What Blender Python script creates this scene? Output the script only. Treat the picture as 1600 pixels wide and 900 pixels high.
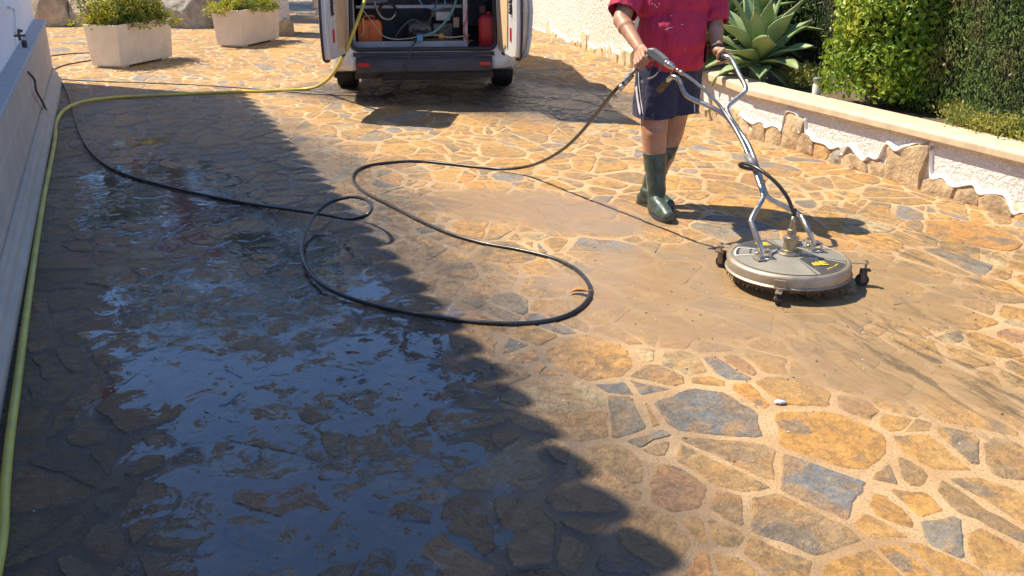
import bpy, bmesh, math, random
import numpy as np
from mathutils import Vector, Matrix, Quaternion, noise
random.seed(7); rng=np.random.default_rng(11)
for o in list(bpy.data.objects): bpy.data.objects.remove(o)
S=bpy.context.scene; COL=S.collection
PI=math.pi
# ------------------------------------------------------------------ camera, sky, sun, exposure
F=1500.0; CH=1.69; TH=math.atan(566/1500)
cd=bpy.data.cameras.new('camera'); cam=bpy.data.objects.new('camera',cd); COL.objects.link(cam)
cam.location=(0,0,CH); cam.rotation_euler=(PI/2-TH,0,0)
cd.sensor_width=36; cd.lens=F/1600*36; cd.clip_start=0.05; cd.clip_end=400
S.camera=cam
LX,LY=0.62,-0.25                       # shadow displacement per metre of height
w=bpy.data.worlds.new("World"); S.world=w; w.use_nodes=True
nt=w.node_tree; nt.nodes.clear()
sky=nt.nodes.new('ShaderNodeTexSky'); sky.sky_type='NISHITA'; sky.sun_disc=False
sky.sun_elevation=math.atan(1/math.hypot(LX,LY)); sky.sun_rotation=math.atan2(-LX,-LY)
sky.air_density=0.75; sky.dust_density=0.05; sky.ozone_density=6.0
bg=nt.nodes.new('ShaderNodeBackground'); bg.inputs[1].default_value=0.15
out=nt.nodes.new('ShaderNodeOutputWorld'); nt.links.new(sky.outputs[0],bg.inputs[0]); nt.links.new(bg.outputs[0],out.inputs[0])
sd=bpy.data.lights.new('sun','SUN'); sd.energy=4.5; sd.angle=math.radians(0.55); sd.color=(1.0,0.885,0.70)
sun=bpy.data.objects.new('sun',sd); COL.objects.link(sun)
sun.rotation_euler=Vector((LX,LY,-1)).to_track_quat('-Z','Y').to_euler(); sun.location=(-8,4,12)
S.view_settings.view_transform='Standard'; S.view_settings.look='None'; S.view_settings.gamma=1
S.view_settings.exposure=1.08; S.view_settings.use_curve_mapping=False
# ------------------------------------------------------------------ helpers
c_,s_=math.cos(TH),math.sin(TH)
def ray(px,py):
    u=(px-800)/F; v=(450-py)/F
    return Vector((u,c_+v*s_,-s_+v*c_))
def G(px,py,z=0.0):                     # point on the level plane z seen at a place of the photo
    r=ray(px,py); t=(z-CH)/r.z
    return Vector((r.x*t,r.y*t,z))
def D(px,py,d):                         # point at distance d ahead
    r=ray(px,py); t=d/r.y
    return Vector((r.x*t,d,CH+r.z*t))
def WP(px,py,p,n):                      # point on a vertical wall plane
    r=ray(px,py); o=Vector((0,0,CH)); t=(Vector(p)-o).dot(n)/r.dot(n)
    return o+r*t
def tag(o,label=None,cat=None,group=None,kind=None):
    if label: o['label']=label
    if cat: o['category']=cat
    if group: o['group']=group
    if kind: o['kind']=kind
    return o
def link(name,me,m,parent=None,loc=None,smooth=True,local=False):
    o=bpy.data.objects.new(name,me); COL.objects.link(o)
    for x in (m if isinstance(m,(list,tuple)) else [m]): me.materials.append(x)
    if smooth is not None:
        me.polygons.foreach_set('use_smooth',[bool(smooth)]*len(me.polygons))
    if loc is not None:
        lv=Vector(loc); me.transform(Matrix.Translation(-lv)); o.location=lv
    if parent is not None:
        o.parent=parent
        if not local:
            bpy_mw=mw(parent); me.transform(bpy_mw.inverted())
    return o
def mw(o):
    m=Matrix.LocRotScale(o.location,o.rotation_euler,o.scale)
    return m if o.parent is None else mw(o.parent)@m
def empty(name,loc,label,cat,group=None,rz=0):
    o=bpy.data.objects.new(name,None); COL.objects.link(o); o.location=loc; o.rotation_euler=(0,0,rz); o.empty_display_size=.1
    return tag(o,label,cat,group)
def copy_tree(o,parent=None):
    c=o.copy(); COL.objects.link(c); c.parent=parent
    for k in [x for x in COL.objects if x.parent is o]: copy_tree(k,c)
    return c
class MB:
    def __init__(s): s.v=[]; s.f=[]; s.mi=[]
    def add(s,v,f,mi=0):
        n=len(s.v); s.v+= [tuple(x) for x in v]; s.f+=[tuple(i+n for i in q) for q in f]; s.mi+=[mi]*len(f); return s
    def box(s,a,b,M=None,mi=0):
        x0,y0,z0=a; x1,y1,z1=b
        v=[Vector(p) for p in [(x0,y0,z0),(x1,y0,z0),(x1,y1,z0),(x0,y1,z0),(x0,y0,z1),(x1,y0,z1),(x1,y1,z1),(x0,y1,z1)]]
        if M is not None: v=[M@p for p in v]
        return s.add(v,[(0,3,2,1),(4,5,6,7),(0,1,5,4),(1,2,6,5),(2,3,7,6),(3,0,4,7)],mi)
    def tube(s,pts,r,seg=10,cap=True,mi=0,closed=False):
        P=[Vector(p) for p in pts]; n=len(P); R=r if isinstance(r,(list,tuple)) else [r]*n
        T=[]
        for i in range(n):
            a=P[max(0,i-1)] ; b=P[min(n-1,i+1)]
            if closed: a=P[(i-1)%n]; b=P[(i+1)%n]
            t=(b-a); T.append(t.normalized() if t.length>1e-9 else Vector((0,0,1)))
        up=Vector((0,0,1)) if abs(T[0].z)<.9 else Vector((1,0,0))
        N=(up-T[0]*up.dot(T[0])).normalized(); v=[];f=[]
        for i in range(n):
            if i: N=(N-T[i]*N.dot(T[i])).normalized()
            B=T[i].cross(N)
            for k in range(seg):
                a=2*PI*k/seg; v.append(P[i]+(N*math.cos(a)+B*math.sin(a))*R[i])
        m=n if closed else n-1
        for i in range(m):
            for k in range(seg):
                j=(i+1)%n; f.append((i*seg+k,i*seg+(k+1)%seg,j*seg+(k+1)%seg,j*seg+k))
        if cap and not closed: f.append(tuple(range(seg))[::-1]); f.append(tuple((n-1)*seg+k for k in range(seg)))
        return s.add(v,f,mi)
    def lathe(s,prof,M=None,seg=32,mi=0,cap=True):      # prof: [(r,z)...]
        v=[];f=[];n=len(prof)
        for r,z in prof:
            for k in range(seg):
                a=2*PI*k/seg; p=Vector((r*math.cos(a),r*math.sin(a),z)); v.append(M@p if M is not None else p)
        for i in range(n-1):
            for k in range(seg): f.append((i*seg+k,i*seg+(k+1)%seg,(i+1)*seg+(k+1)%seg,(i+1)*seg+k))
        if cap: f.append(tuple(range(seg))[::-1]); f.append(tuple((n-1)*seg+k for k in range(seg)))
        return s.add(v,f,mi)
    def prism(s,poly,h,M=None,mi=0):                    # polygon in xy, extruded in z from 0 to h
        n=len(poly); v=[Vector((x,y,0)) for x,y in poly]+[Vector((x,y,h)) for x,y in poly]
        if M is not None: v=[M@p for p in v]
        f=[tuple(range(n))[::-1],tuple(range(n,2*n))]+[(i,(i+1)%n,n+(i+1)%n,n+i) for i in range(n)]
        return s.add(v,f,mi)
    def mesh(s,name='m'):
        me=bpy.data.meshes.new(name); me.from_pydata([tuple(x) for x in s.v],[],s.f)
        me.polygons.foreach_set('material_index',s.mi); me.validate(); me.update()
        return me
    def build(s,name,m,parent=None,loc=None,smooth=False,bevel=0,local=False,auto=False,seg=2):
        me=s.mesh(name)
        bm=bmesh.new(); bm.from_mesh(me); bmesh.ops.remove_doubles(bm,verts=bm.verts,dist=1e-5)
        bmesh.ops.recalc_face_normals(bm,faces=bm.faces)
        bm.to_mesh(me); bm.free()
        o=link(name,me,m,parent,loc,smooth,local)
        if bevel:
            b=o.modifiers.new('bevel','BEVEL'); b.width=bevel; b.segments=seg; b.limit_method='ANGLE'; b.angle_limit=math.radians(35)
        if auto:
            me.polygons.foreach_set('use_smooth',[True]*len(me.polygons)); me.set_sharp_from_angle(angle=math.radians(38))
        return o
def spline(P,n=8,closed=False):
    P=[Vector(p) for p in P]; o=[]; N=len(P)
    rg=N if closed else N-1
    for i in range(rg):
        if closed: a,b,c,d=P[(i-1)%N],P[i],P[(i+1)%N],P[(i+2)%N]
        else: a,b,c,d=P[max(i-1,0)],P[i],P[i+1],P[min(i+2,N-1)]
        for k in range(n):
            t=k/n; o.append(.5*((2*b)+(c-a)*t+(2*a-5*b+4*c-d)*t*t+(3*b-a-3*c+d)*t**3))
    if not closed: o.append(P[-1])
    return o
def frame(o,x,z):                                       # matrix with given x axis and approx z axis
    x=Vector(x).normalized(); z=Vector(z); y=z.cross(x).normalized(); z=x.cross(y)
    return Matrix(((x.x,y.x,z.x,o[0]),(x.y,y.y,z.y,o[1]),(x.z,y.z,z.z,o[2]),(0,0,0,1)))
# ------------------------------------------------------------------ materials
class NT:
    def __init__(s,name):
        s.m=bpy.data.materials.new(name); s.m.use_nodes=True; s.t=s.m.node_tree; s.b=s.t.nodes['Principled BSDF']
    def n(s,ty,**k):
        x=s.t.nodes.new('ShaderNode'+ty)
        for a,v in k.items(): setattr(x,a,v)
        return x
    def l(s,a,b): s.t.links.new(a,b)
    def sock(s,x,v):
        if isinstance(v,bpy.types.NodeSocket): s.l(v,x)
        elif v is not None: x.default_value=v
    def math(s,op,a,b=None,c=None,clamp=False):
        x=s.n('Math',operation=op,use_clamp=clamp); s.sock(x.inputs[0],a)
        if b is not None: s.sock(x.inputs[1],b)
        if c is not None: s.sock(x.inputs[2],c)
        return x.outputs[0]
    def noise(s,vec,scale,detail=5,rough=.55,dist=0,out=0):
        x=s.n('TexNoise'); s.sock(x.inputs['Vector'],vec); x.inputs['Scale'].default_value=scale
        x.inputs['Detail'].default_value=detail; x.inputs['Roughness'].default_value=rough; x.inputs['Distortion'].default_value=dist
        return x.outputs[out]
    def ramp(s,f,a,b,c0=0.0,c1=1.0):
        x=s.n('MapRange',interpolation_type='SMOOTHSTEP'); s.sock(x.inputs[0],f)
        x.inputs[1].default_value=a; x.inputs[2].default_value=b; x.inputs[3].default_value=c0; x.inputs[4].default_value=c1
        return x.outputs[0]
    def mix(s,f,a,b,mode='MIX'):
        x=s.n('Mix',data_type='RGBA',blend_type=mode); s.sock(x.inputs[0],f)
        for i,v in ((6,a),(7,b)):
            if isinstance(v,bpy.types.NodeSocket): s.l(v,x.inputs[i])
            else: x.inputs[i].default_value=(*v[:3],1)
        return x.outputs[2]
    def bump(s,h,strength=1,dist=.01,normal=None):
        x=s.n('Bump'); s.sock(x.inputs['Height'],h); s.sock(x.inputs['Strength'],strength); x.inputs['Distance'].default_value=dist
        if normal is not None: s.l(normal,x.inputs['Normal'])
        return x.outputs[0]
def M(name,c,rough=.6,metal=0,var=.25,scale=6,c2=None,bump=0,bscale=40,bd=.004,spec=.5,coat=0,dirt=None,sheen=0,trans=0,detail=6):
    t=NT(name); tc=t.n('TexCoord').outputs['Object']
    f=t.noise(tc,scale,detail,.6)
    a=tuple(x*(1-var) for x in c); b=c2 or tuple(min(1,x*(1+var)) for x in c)
    col=t.mix(t.ramp(f,.3,.7),a,b)
    if dirt:
        f2=t.noise(tc,scale*.6+1.3,8,.7,.6); col=t.mix(t.ramp(f2,.5,.72,0,dirt[3] if len(dirt)>3 else .7),col,dirt[:3])
    t.l(col,t.b.inputs['Base Color'])
    r=t.noise(tc,scale*2.3,4); t.l(t.ramp(r,.2,.8,max(.02,rough-.1),min(1,rough+.1)),t.b.inputs['Roughness'])
    t.b.inputs['Metallic'].default_value=metal; t.b.inputs['Specular IOR Level'].default_value=spec
    t.b.inputs['Coat Weight'].default_value=coat; t.b.inputs['Sheen Weight'].default_value=sheen
    if bump: t.l(t.bump(t.noise(tc,bscale,6,.6),bump,bd),t.b.inputs['Normal'])
    return t.m
def leafmat(name,c1,c2,c3=None,rough=.45,tr=.35,scale=3,spec=.4):
    t=NT(name); tc=t.n('TexCoord').outputs['Object']
    at=t.n('Attribute',attribute_name='rnd').outputs['Fac']
    col=t.mix(at,c1,c2)
    if c3: col=t.mix(t.ramp(t.noise(tc,scale,3),.45,.65),col,c3)
    t.l(col,t.b.inputs['Base Color']); t.b.inputs['Roughness'].default_value=rough; t.b.inputs['Specular IOR Level'].default_value=spec
    tl=t.n('BsdfTranslucent'); t.l(t.mix(.5,col,(1,.95,.25),'MULTIPLY'),tl.inputs[0])
    mx=t.n('MixShader'); mx.inputs[0].default_value=tr
    o=t.t.nodes['Material Output']; t.l(t.b.outputs[0],mx.inputs[1]); t.l(tl.outputs[0],mx.inputs[2]); t.l(mx.outputs[0],o.inputs[0])
    return t.m
# ---- paving material: stone colour comes with each stone, grout, puddles and slurry are worked out over the plane
def paving_mat():
    t=NT('crazy_paving'); pos=t.n('NewGeometry').outputs['Position']
    at=t.n('Attribute',attribute_name='stone'); rn=t.n('Attribute',attribute_name='rnd').outputs['Fac']
    isst=t.n('Attribute',attribute_name='isstone').outputs['Fac']
    off=t.n('CombineXYZ'); t.l(t.math('MULTIPLY',rn,37.0),off.inputs[0]); t.l(t.math('MULTIPLY',rn,91.0),off.inputs[1])
    pv=t.n('VectorMath',operation='ADD'); t.l(pos,pv.inputs[0]); t.l(off.outputs[0],pv.inputs[1]); p2=pv.outputs[0]
    sx=t.n('SeparateXYZ'); t.l(pos,sx.inputs[0]); X,Y,Z=sx.outputs
    def ell(cx,cy,a,b,ang,soft=.6,warp=.5):
        dx=t.math('SUBTRACT',X,cx); dy=t.math('SUBTRACT',Y,cy); ca,sa=math.cos(ang),math.sin(ang)
        u=t.math('DIVIDE',t.math('ADD',t.math('MULTIPLY',dx,ca),t.math('MULTIPLY',dy,sa)),a)
        v=t.math('DIVIDE',t.math('SUBTRACT',t.math('MULTIPLY',dy,ca),t.math('MULTIPLY',dx,sa)),b)
        r=t.math('SQRT',t.math('ADD',t.math('MULTIPLY',u,u),t.math('MULTIPLY',v,v)))
        r=t.math('ADD',r,t.math('MULTIPLY',t.math('SUBTRACT',t.noise(pos,1.8+.1*a,6,.65,.8),.5),warp))
        return t.ramp(r,1-soft,1+soft*.5,1,0)
    def mx(a,b): return t.math('MAXIMUM',a,b)
    # stone
    tn=t.noise(p2,4.5,9,.66,1.8)
    n1=t.noise(p2,5,8,.62,.7); n2=t.noise(p2,22,8,.7,.4); n3=t.noise(p2,90,5,.7)
    sc=t.mix(t.ramp(n1,.47,.56),at.outputs['Color'],t.mix(.55,at.outputs['Color'],(.50,.25,.06)))
    sc=t.mix(t.ramp(t.noise(p2,3.1,6,.6,.5),.57,.64,0,.75),sc,(.17,.165,.15))
    sc=t.mix(t.ramp(t.noise(p2,38,6,.75,.3),.50,.60,0,.55),sc,t.mix(.6,sc,(.60,.36,.11)))
    sc=t.mix(t.ramp(tn,.40,.47,.5,0),sc,(.20,.15,.10))
    sc=t.mix(t.ramp(n2,.35,.62,.85,0),sc,t.mix(.5,sc,(.09,.055,.03)))
    sc=t.mix(t.ramp(n3,.55,.72,0,.5),sc,(.62,.47,.28))
    sc=t.mix(t.ramp(t.noise(pos,.9,4,.6),.45,.7,0,.28),sc,(.20,.145,.07))
    # grout: sandy mortar with dark and light grit
    g=t.noise(pos,120,4,.85); g2=t.noise(pos,3,6,.65)
    gc=t.mix(t.ramp(g2,.35,.65),(.52,.32,.145),(.64,.43,.225))
    gc=t.mix(t.ramp(g,.38,.50,.85,0),gc,(.24,.15,.085))
    g3=t.noise(pos,55,3,.8); gc=t.mix(t.ramp(g3,.56,.66,0,.55),gc,(.20,.14,.09)); gc=t.mix(t.ramp(g,.6,.7,0,.5),gc,(.72,.60,.45))
    gc=t.mix(t.ramp(t.noise(pos,1.4,6,.7,.5),.48,.66,0,.6),gc,(.27,.165,.08))
    gc=t.mix(t.math('MULTIPLY',WET_SHADE(ell,mx),.45),gc,(.22,.16,.11))
    col=t.mix(isst,gc,sc)
    # height in metres
    sx=t.n('SeparateXYZ'); t.l(pos,sx.inputs[0]); X,Y,Z=sx.outputs
    def stretch(v):
        m=t.n('Mapping'); t.l(pos,m.inputs[0]); m.inputs['Rotation'].default_value=(0,0,math.radians(20)); m.inputs['Scale'].default_value=v; return m.outputs[0]
    terr=t.math('MULTIPLY',t.math('ADD',t.math('SNAP',tn,.07),t.math('MULTIPLY',tn,.3)),.045)
    rel=t.math('ADD',terr,t.math('ADD',t.math('MULTIPLY',t.math('SUBTRACT',t.noise(p2,8,10,.74,1.2),.5),.020),t.math('MULTIPLY',t.math('SUBTRACT',t.noise(p2,38,6,.75),.5),.012)))
    rel=t.math('SUBTRACT',rel,.029)
    fine=t.math('MULTIPLY',t.math('SUBTRACT',n3,.5),.005)
    hh=t.math('ADD',rel,fine)
    gh=t.math('MULTIPLY',t.math('SUBTRACT',g,.5),.008)
    hs=t.n('Mix',data_type='FLOAT'); t.l(isst,hs.inputs[0]); t.l(gh,hs.inputs[2]); t.l(hh,hs.inputs[3]); h=hs.outputs[0]
    H=t.math('ADD',h,Z)
    # big unevenness of the drive
    und=t.math('ADD',t.math('MULTIPLY',t.math('SUBTRACT',t.noise(pos,1.1,4,.55),.5),.050),t.math('MULTIPLY',t.math('SUBTRACT',t.noise(pos,6.5,8,.72,.8),.5),.066))
    A=math.radians(-66)
    pud=PUD(ell,mx)
    lvl=t.math('ADD',t.math('MULTIPLY',pud,.0325),-.026)
    depth=t.math('SUBTRACT',t.math('ADD',lvl,und),H)
    water=t.ramp(depth,-.0045,.0030)
    wet_shade=WET_SHADE(ell,mx)
    # slurry
    mud=MUD(ell,mx)
    mn=t.noise(pos,2.6,8,.62,1.0)
    mudf=t.ramp(t.math('ADD',t.math('ADD',t.math('MULTIPLY',mn,.45),t.math('MULTIPLY',t.math('SUBTRACT',t.noise(pos,9,7,.7),.5),.35)),t.math('MULTIPLY',mud,.60)),.42,.86,0,1.0)
    mm=t.n('Mapping',vector_type='TEXTURE'); t.l(pos,mm.inputs[0]); mm.inputs['Rotation'].default_value=(0,0,-.7); mm.inputs['Scale'].default_value=(1.2,.35,1)
    mc=t.mix(t.ramp(t.noise(mm.outputs[0],2.2,6,.6,1.2),.35,.65),(.27,.18,.093),(.235,.155,.08))
    mc=t.mix(t.ramp(t.noise(pos,45,3,.6),.72,.78,0,.6),mc,(.55,.45,.30))
    col=t.mix(t.math('MULTIPLY',mudf,.92),col,mc)
    # dark streaks of wet grime
    gr=GRIME(ell,mx); st=t.n('Mapping',vector_type='TEXTURE'); t.l(pos,st.inputs[0]); st.inputs['Rotation'].default_value=(0,0,math.radians(-70)); st.inputs['Scale'].default_value=(1,.16,1)
    sf=t.math('MULTIPLY',gr,t.ramp(t.noise(st.outputs[0],2.0,8,.7,1.5),.47,.62,0,.75))
    col=t.mix(sf,col,(.085,.062,.035))
    # wet surfaces are darker; the same darkening deepens the shade in the colour
    wn=t.ramp(t.noise(pos,1.1,5,.6),.3,.6,.72,1)
    wet=t.math('MULTIPLY',wet_shade,wn)
    wet=t.math('MAXIMUM',wet,water)
    sat=t.n('HueSaturation'); sat.inputs['Saturation'].default_value=.66; sat.inputs['Value'].default_value=.38; t.l(col,sat.inputs['Color'])
    col=t.mix(wet,col,sat.outputs[0])
    col=t.mix(t.math('MULTIPLY',water,.45),col,(.018,.02,.026))
    t.l(col,t.b.inputs['Base Color'])
    rd=t.ramp(n2,.3,.7,.62,.88)
    rw=t.ramp(n2,.3,.7,.08,.27)
    def fm(f,a,b):
        x=t.n('Mix',data_type='FLOAT'); t.sock(x.inputs[0],f); t.sock(x.inputs[2],a); t.sock(x.inputs[3],b); return x.outputs[0]
    r=fm(wet,rd,rw); r=fm(t.math('MULTIPLY',mudf,.8),r,.30); r=fm(water,r,.025)
    t.l(r,t.b.inputs['Roughness'])
    t.b.inputs['IOR'].default_value=1.5
    ripple=t.math('ADD',t.math('MULTIPLY',t.noise(pos,6,2,.5),.0016),t.math('MULTIPLY',t.noise(pos,26,2,.5),.00035))
    keep=t.math('SUBTRACT',1.0,t.math('MAXIMUM',t.math('MULTIPLY',water,1.0),t.math('MULTIPLY',mudf,.96)))
    hb=t.math('ADD',t.math('MULTIPLY',h,keep),t.math('MULTIPLY',ripple,water))
    gn=t.n('NewGeometry').outputs['Normal']; fl=t.n('Mix',data_type='VECTOR'); t.l(keep,fl.inputs[0]); fl.inputs[4].default_value=(0,0,1); t.l(gn,fl.inputs[5])
    hb=t.math('MULTIPLY',hb,t.math('ADD',1.0,t.math('MULTIPLY',wet,.45)))
    t.l(t.bump(hb,1.0,1.0,fl.outputs[1]),t.b.inputs['Normal'])
    return t.m
AX=math.radians(112)       # direction along the drive
def PUD(ell,mx):

    f=ell(-1.12,4.1,2.5,.90,AX,.5,.7)
    f=mx(f,ell(-.6,2.7,1.2,.70,AX,.6,.7))
    f=mx(f,ell(-2.4,6.4,1.6,.8,AX,.6,.8))
    f=mx(f,ell(-3.1,8.0,1.1,.5,AX,.9,1.2))
    return f
def WET_SHADE(ell,mx):  # wet zones, spread over the shaded ground to darken its colour too
    f=ell(-1.9,5.0,6.2,1.75,AX,.25,.3)
    f=mx(f,ell(-.9,10.6,1.7,1.0,0,.3,.3))
    f=mx(f,ell(.5,9.7,1.2,1.0,0.2,.5,.5))
    return f
def MUD(ell,mx):
    f=ell(1.15,4.5,1.45,1.0,.15,.5,.7)
    f=mx(f,ell(.15,5.9,1.15,.55,-.5,.5,.8))
    f=mx(f,ell(1.45,3.55,1.0,.5,-.75,.7,1.1))
    return f
def GRIME(ell,mx):
    f=ell(1.85,3.5,1.0,.5,-1.1,.6,.7)
    f=mx(f,ell(2.35,5.0,1.2,.35,AX,.7,.8))
    f=mx(f,ell(.45,10.2,1.5,1.1,0,.5,.6))
    return f
MAT={}
def setup_mats():
    m=MAT
    def stucco(name,c,sc=38,bd=.012,st=.9,stain=(.55,.45,.33)):
        t=NT(name); tc=t.n('NewGeometry').outputs['Position']
        col=t.mix(t.ramp(t.noise(tc,2,5),.4,.7),c,tuple(x*.93 for x in c))
        sx=t.n('SeparateXYZ'); t.l(tc,sx.inputs[0])
        low=t.ramp(t.math('ADD',sx.outputs[2],t.math('MULTIPLY',t.noise(tc,6,5),.25)),.12,.38,.45,0)
        col=t.mix(low,col,stain); t.l(col,t.b.inputs['Base Color']); t.b.inputs['Roughness'].default_value=.9
        h=t.noise(tc,sc,5,.6,.3); h=t.ramp(h,.3,.65)
        t.l(t.bump(h,st,bd),t.b.inputs['Normal']); return t.m
    m['stucco']=stucco('white_stucco',(.80,.77,.72))
    m['stucco_house']=stucco('house_stucco',(.74,.74,.75),60,.004,.5,(.6,.58,.55))
    m['stucco_tall']=stucco('rough_stucco',(.74,.68,.58),22,.02,.9)
    m['lip']=M('plaster_lip',(.86,.82,.76),.85,var=.05,bump=.3,bscale=60)
    m['coping']=M('cream_coping',(.58,.455,.30),.75,var=.12,scale=9,dirt=(.40,.30,.19,.5),bump=.25,bscale=120,bd=.002)
    m['greywall']=M('grey_render',(.50,.405,.31),.85,var=.08,scale=3,dirt=(.36,.33,.30,.6),bump=.5,bscale=140,bd=.002)
    m['greycap']=M('grey_coping',(.41,.395,.375),.8,var=.08,scale=7,bump=.4,bscale=160,bd=.002,dirt=(.30,.30,.31,.4))
    m['skirt']=M('skirting_stone',(.46,.33,.19),.85,var=.3,scale=9,bump=.7,bscale=35,bd=.02,dirt=(.28,.21,.13,.6))
    m['skirt2']=M('skirting_stone_grey',(.38,.34,.27),.85,var=.3,scale=9,bump=.7,bscale=35,bd=.02,dirt=(.17,.14,.10,.7))
    m['skirt3']=M('skirting_stone_ochre',(.50,.31,.13),.85,var=.3,scale=9,bump=.7,bscale=35,bd=.02,dirt=(.22,.16,.10,.7))
    m['skirtp']=M('skirting_stone_pale',(.58,.44,.27),.85,var=.2,scale=7,bump=.6,bscale=30,bd=.02)
    m['soil']=M('soil',(.13,.085,.05),.95,var=.4,scale=20,bump=.9,bscale=30,bd=.03)
    m['earth']=M('dry_ground',(.33,.25,.16),.95,var=.3,scale=4,bump=.8,bscale=20,bd=.03)
    m['planter']=M('planter_concrete',(.66,.56,.42),.8,var=.07,scale=4,dirt=(.50,.38,.25,.45),bump=.3,bscale=150,bd=.002)
    m['boulder']=M('limestone',(.40,.31,.20),.9,var=.35,scale=3,dirt=(.16,.13,.10,.8),bump=1,bscale=9,bd=.05,detail=10)
    m['boulder2']=M('limestone_grey',(.30,.265,.21),.9,var=.35,scale=3,dirt=(.12,.10,.08,.8),bump=1,bscale=9,bd=.05,detail=10)
    m['vanw']=M('van_white',(.70,.69,.68),.28,var=.04,scale=2,coat=.4,dirt=(.50,.45,.38,.35))
    m['vanin']=M('van_inner_metal',(.42,.41,.41),.5,var=.12,scale=6,dirt=(.25,.22,.20,.5))
    m['black']=M('black_plastic',(.030,.031,.034),.55,var=.25,scale=8,bump=.2,bscale=200,bd=.001)
    m['blackdusty']=M('dusty_black_plastic',(.052,.052,.055),.65,var=.3,scale=6,dirt=(.12,.105,.09,.4))
    m['rubber']=M('tyre_rubber',(.022,.022,.023),.8,var=.3,scale=12,dirt=(.07,.06,.05,.5),bump=.4,bscale=80)
    m['ply']=M('plywood',(.62,.44,.25),.7,var=.12,scale=3,dirt=(.40,.25,.13,.4))
    m['orange']=M('orange_plastic',(.78,.16,.03),.4,var=.12,scale=5,dirt=(.35,.10,.04,.4))
    m['redtank']=M('red_plastic',(.55,.03,.028),.45,var=.1,scale=5,dirt=(.32,.03,.03,.3))
    m['redlens']=M('red_reflector',(.55,.02,.02),.2,var=.1)
    m['redprint']=M('red_print',(.60,.10,.07),.6,var=.1)
    m['steel']=M('stainless',(.52,.48,.43),.38,metal=1,var=.15,scale=14,dirt=(.28,.22,.15,.5))
    m['brass']=M('old_brass',(.36,.31,.23),.42,metal=.9,var=.3,scale=30,dirt=(.16,.11,.06,.6))
    m['rust']=M('rusty_metal',(.13,.085,.055),.75,metal=.3,var=.4,scale=30,bump=.5,bscale=90)
    m['discm']=M('dull_aluminium',(.27,.25,.205),.55,metal=.3,var=.10,scale=5,dirt=(.34,.27,.17,.6))
    m['rimm']=M('brushed_rim',(.36,.30,.225),.48,metal=.6,var=.15,scale=7,dirt=(.26,.18,.11,.7))
    m['decal']=M('dark_decal',(.045,.045,.045),.5,var=.2,dirt=(.16,.13,.09,.5),scale=6)
    m['decalw']=M('pale_decal',(.55,.52,.46),.5,var=.1,dirt=(.3,.25,.18,.5),scale=9)
    m['yellow']=M('yellow_print',(.85,.52,.02),.5,var=.1)
    m['hoseb']=M('black_hose',(.020,.020,.021),.32,var=.3,scale=20,bump=.15,bscale=300,bd=.001)
    m['hosedull']=M('dull_grey_hose',(.07,.062,.055),.5,var=.3,scale=8)
    m['hosey']=M('yellow_hose',(.52,.44,.07),.42,var=.15,scale=3,dirt=(.30,.25,.08,.5))
    m['hoset']=M('teal_hose',(.12,.30,.30),.45,var=.2)
    m['hosec']=M('beige_hose',(.45,.32,.20),.5,var=.2)
    m['blue']=M('blue_plastic',(.10,.24,.42),.4,var=.2)
    m['engine']=M('engine_metal',(.16,.14,.12),.5,metal=.6,var=.5,scale=25,bump=.5,bscale=60)
    m['greyp']=M('grey_plastic',(.16,.16,.165),.5,var=.15,dirt=(.25,.20,.15,.5))
    m['white']=M('white_plastic',(.62,.60,.55),.5,var=.1,dirt=(.4,.35,.28,.4))
    m['wood']=M('old_wood',(.25,.13,.06),.7,var=.3,scale=6)
    m['tile']=M('terracotta',(.42,.17,.08),.85,var=.3,scale=5,dirt=(.2,.12,.08,.5))
    m['glass']=M('dark_window',(.03,.04,.05),.08,var=.1,spec=.8)
    m['bark']=M('bark',(.14,.095,.06),.95,var=.4,scale=12,bump=1,bscale=25,bd=.02)
    m['agave']=None
    m['lamp']=M('lamp_post_white',(.62,.62,.60),.45,var=.06)
    m['leafdry']=M('dry_leaf',(.33,.16,.06),.7,var=.3,scale=20)
    m['petal']=M('red_petal',(.75,.12,.03),.5,var=.2)
setup_mats()
PAVE=paving_mat()
# ------------------------------------------------------------------ layout lines
LW0=Vector((-5.103,11.134,0)); LD=Vector((.3795,-.9252,0)).normalized(); LN=Vector((.9252,.3795,0)).normalized()   # left wall base, toward camera, normal to the drive
def lw(s,off=0,z=0): return LW0+LD*s+LN*off+Vector((0,0,z))
RW0=Vector((2.031,8.165,0)); RD=Vector((1.104,-2.521,0)).normalized(); RN=Vector((-RD.y,RD.x,0))                 # right wall; RN points into the bed (right)
if RN.x<0: RN=-RN
def rw(s,off=0,z=0): return RW0+RD*s+RN*off+Vector((0,0,z))
# ------------------------------------------------------------------ ground
me=bpy.data.meshes.new('ground'); me.from_pydata([(-200,-60,-.03),(200,-60,-.03),(200,300,-.03),(-200,300,-.03)],[],[(0,1,2,3)])
tag(link('ground',me,MAT['earth']),kind='structure')
def inside(x,y):
    if y<-1.4 or y>19.5 or x<-11 or x>4: return False
    p=Vector((x,y,0))
    if y<11.3 and (p-LW0).dot(LN)<-.25: return False
    if y<8.2:
        if (p-RW0).dot(RN)>.2: return False
    elif y<12.5:
        if x>2.03-(y-8.2)*.12+.25: return False
    else:
        if x>1.51-(y-12.47)*.2245+.25: return False
    return True
def clip(poly,a,b,c):                     # keep a*x+b*y<=c
    o=[]
    n=len(poly)
    for i in range(n):
        p,q=poly[i],poly[(i+1)%n]; dp=a*p[0]+b*p[1]-c; dq=a*q[0]+b*q[1]-c
        if dp<=0: o.append(p)
        if dp*dq<0:
            t=dp/(dp-dq); o.append((p[0]+(q[0]-p[0])*t,p[1]+(q[1]-p[1])*t))
    return o
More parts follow.
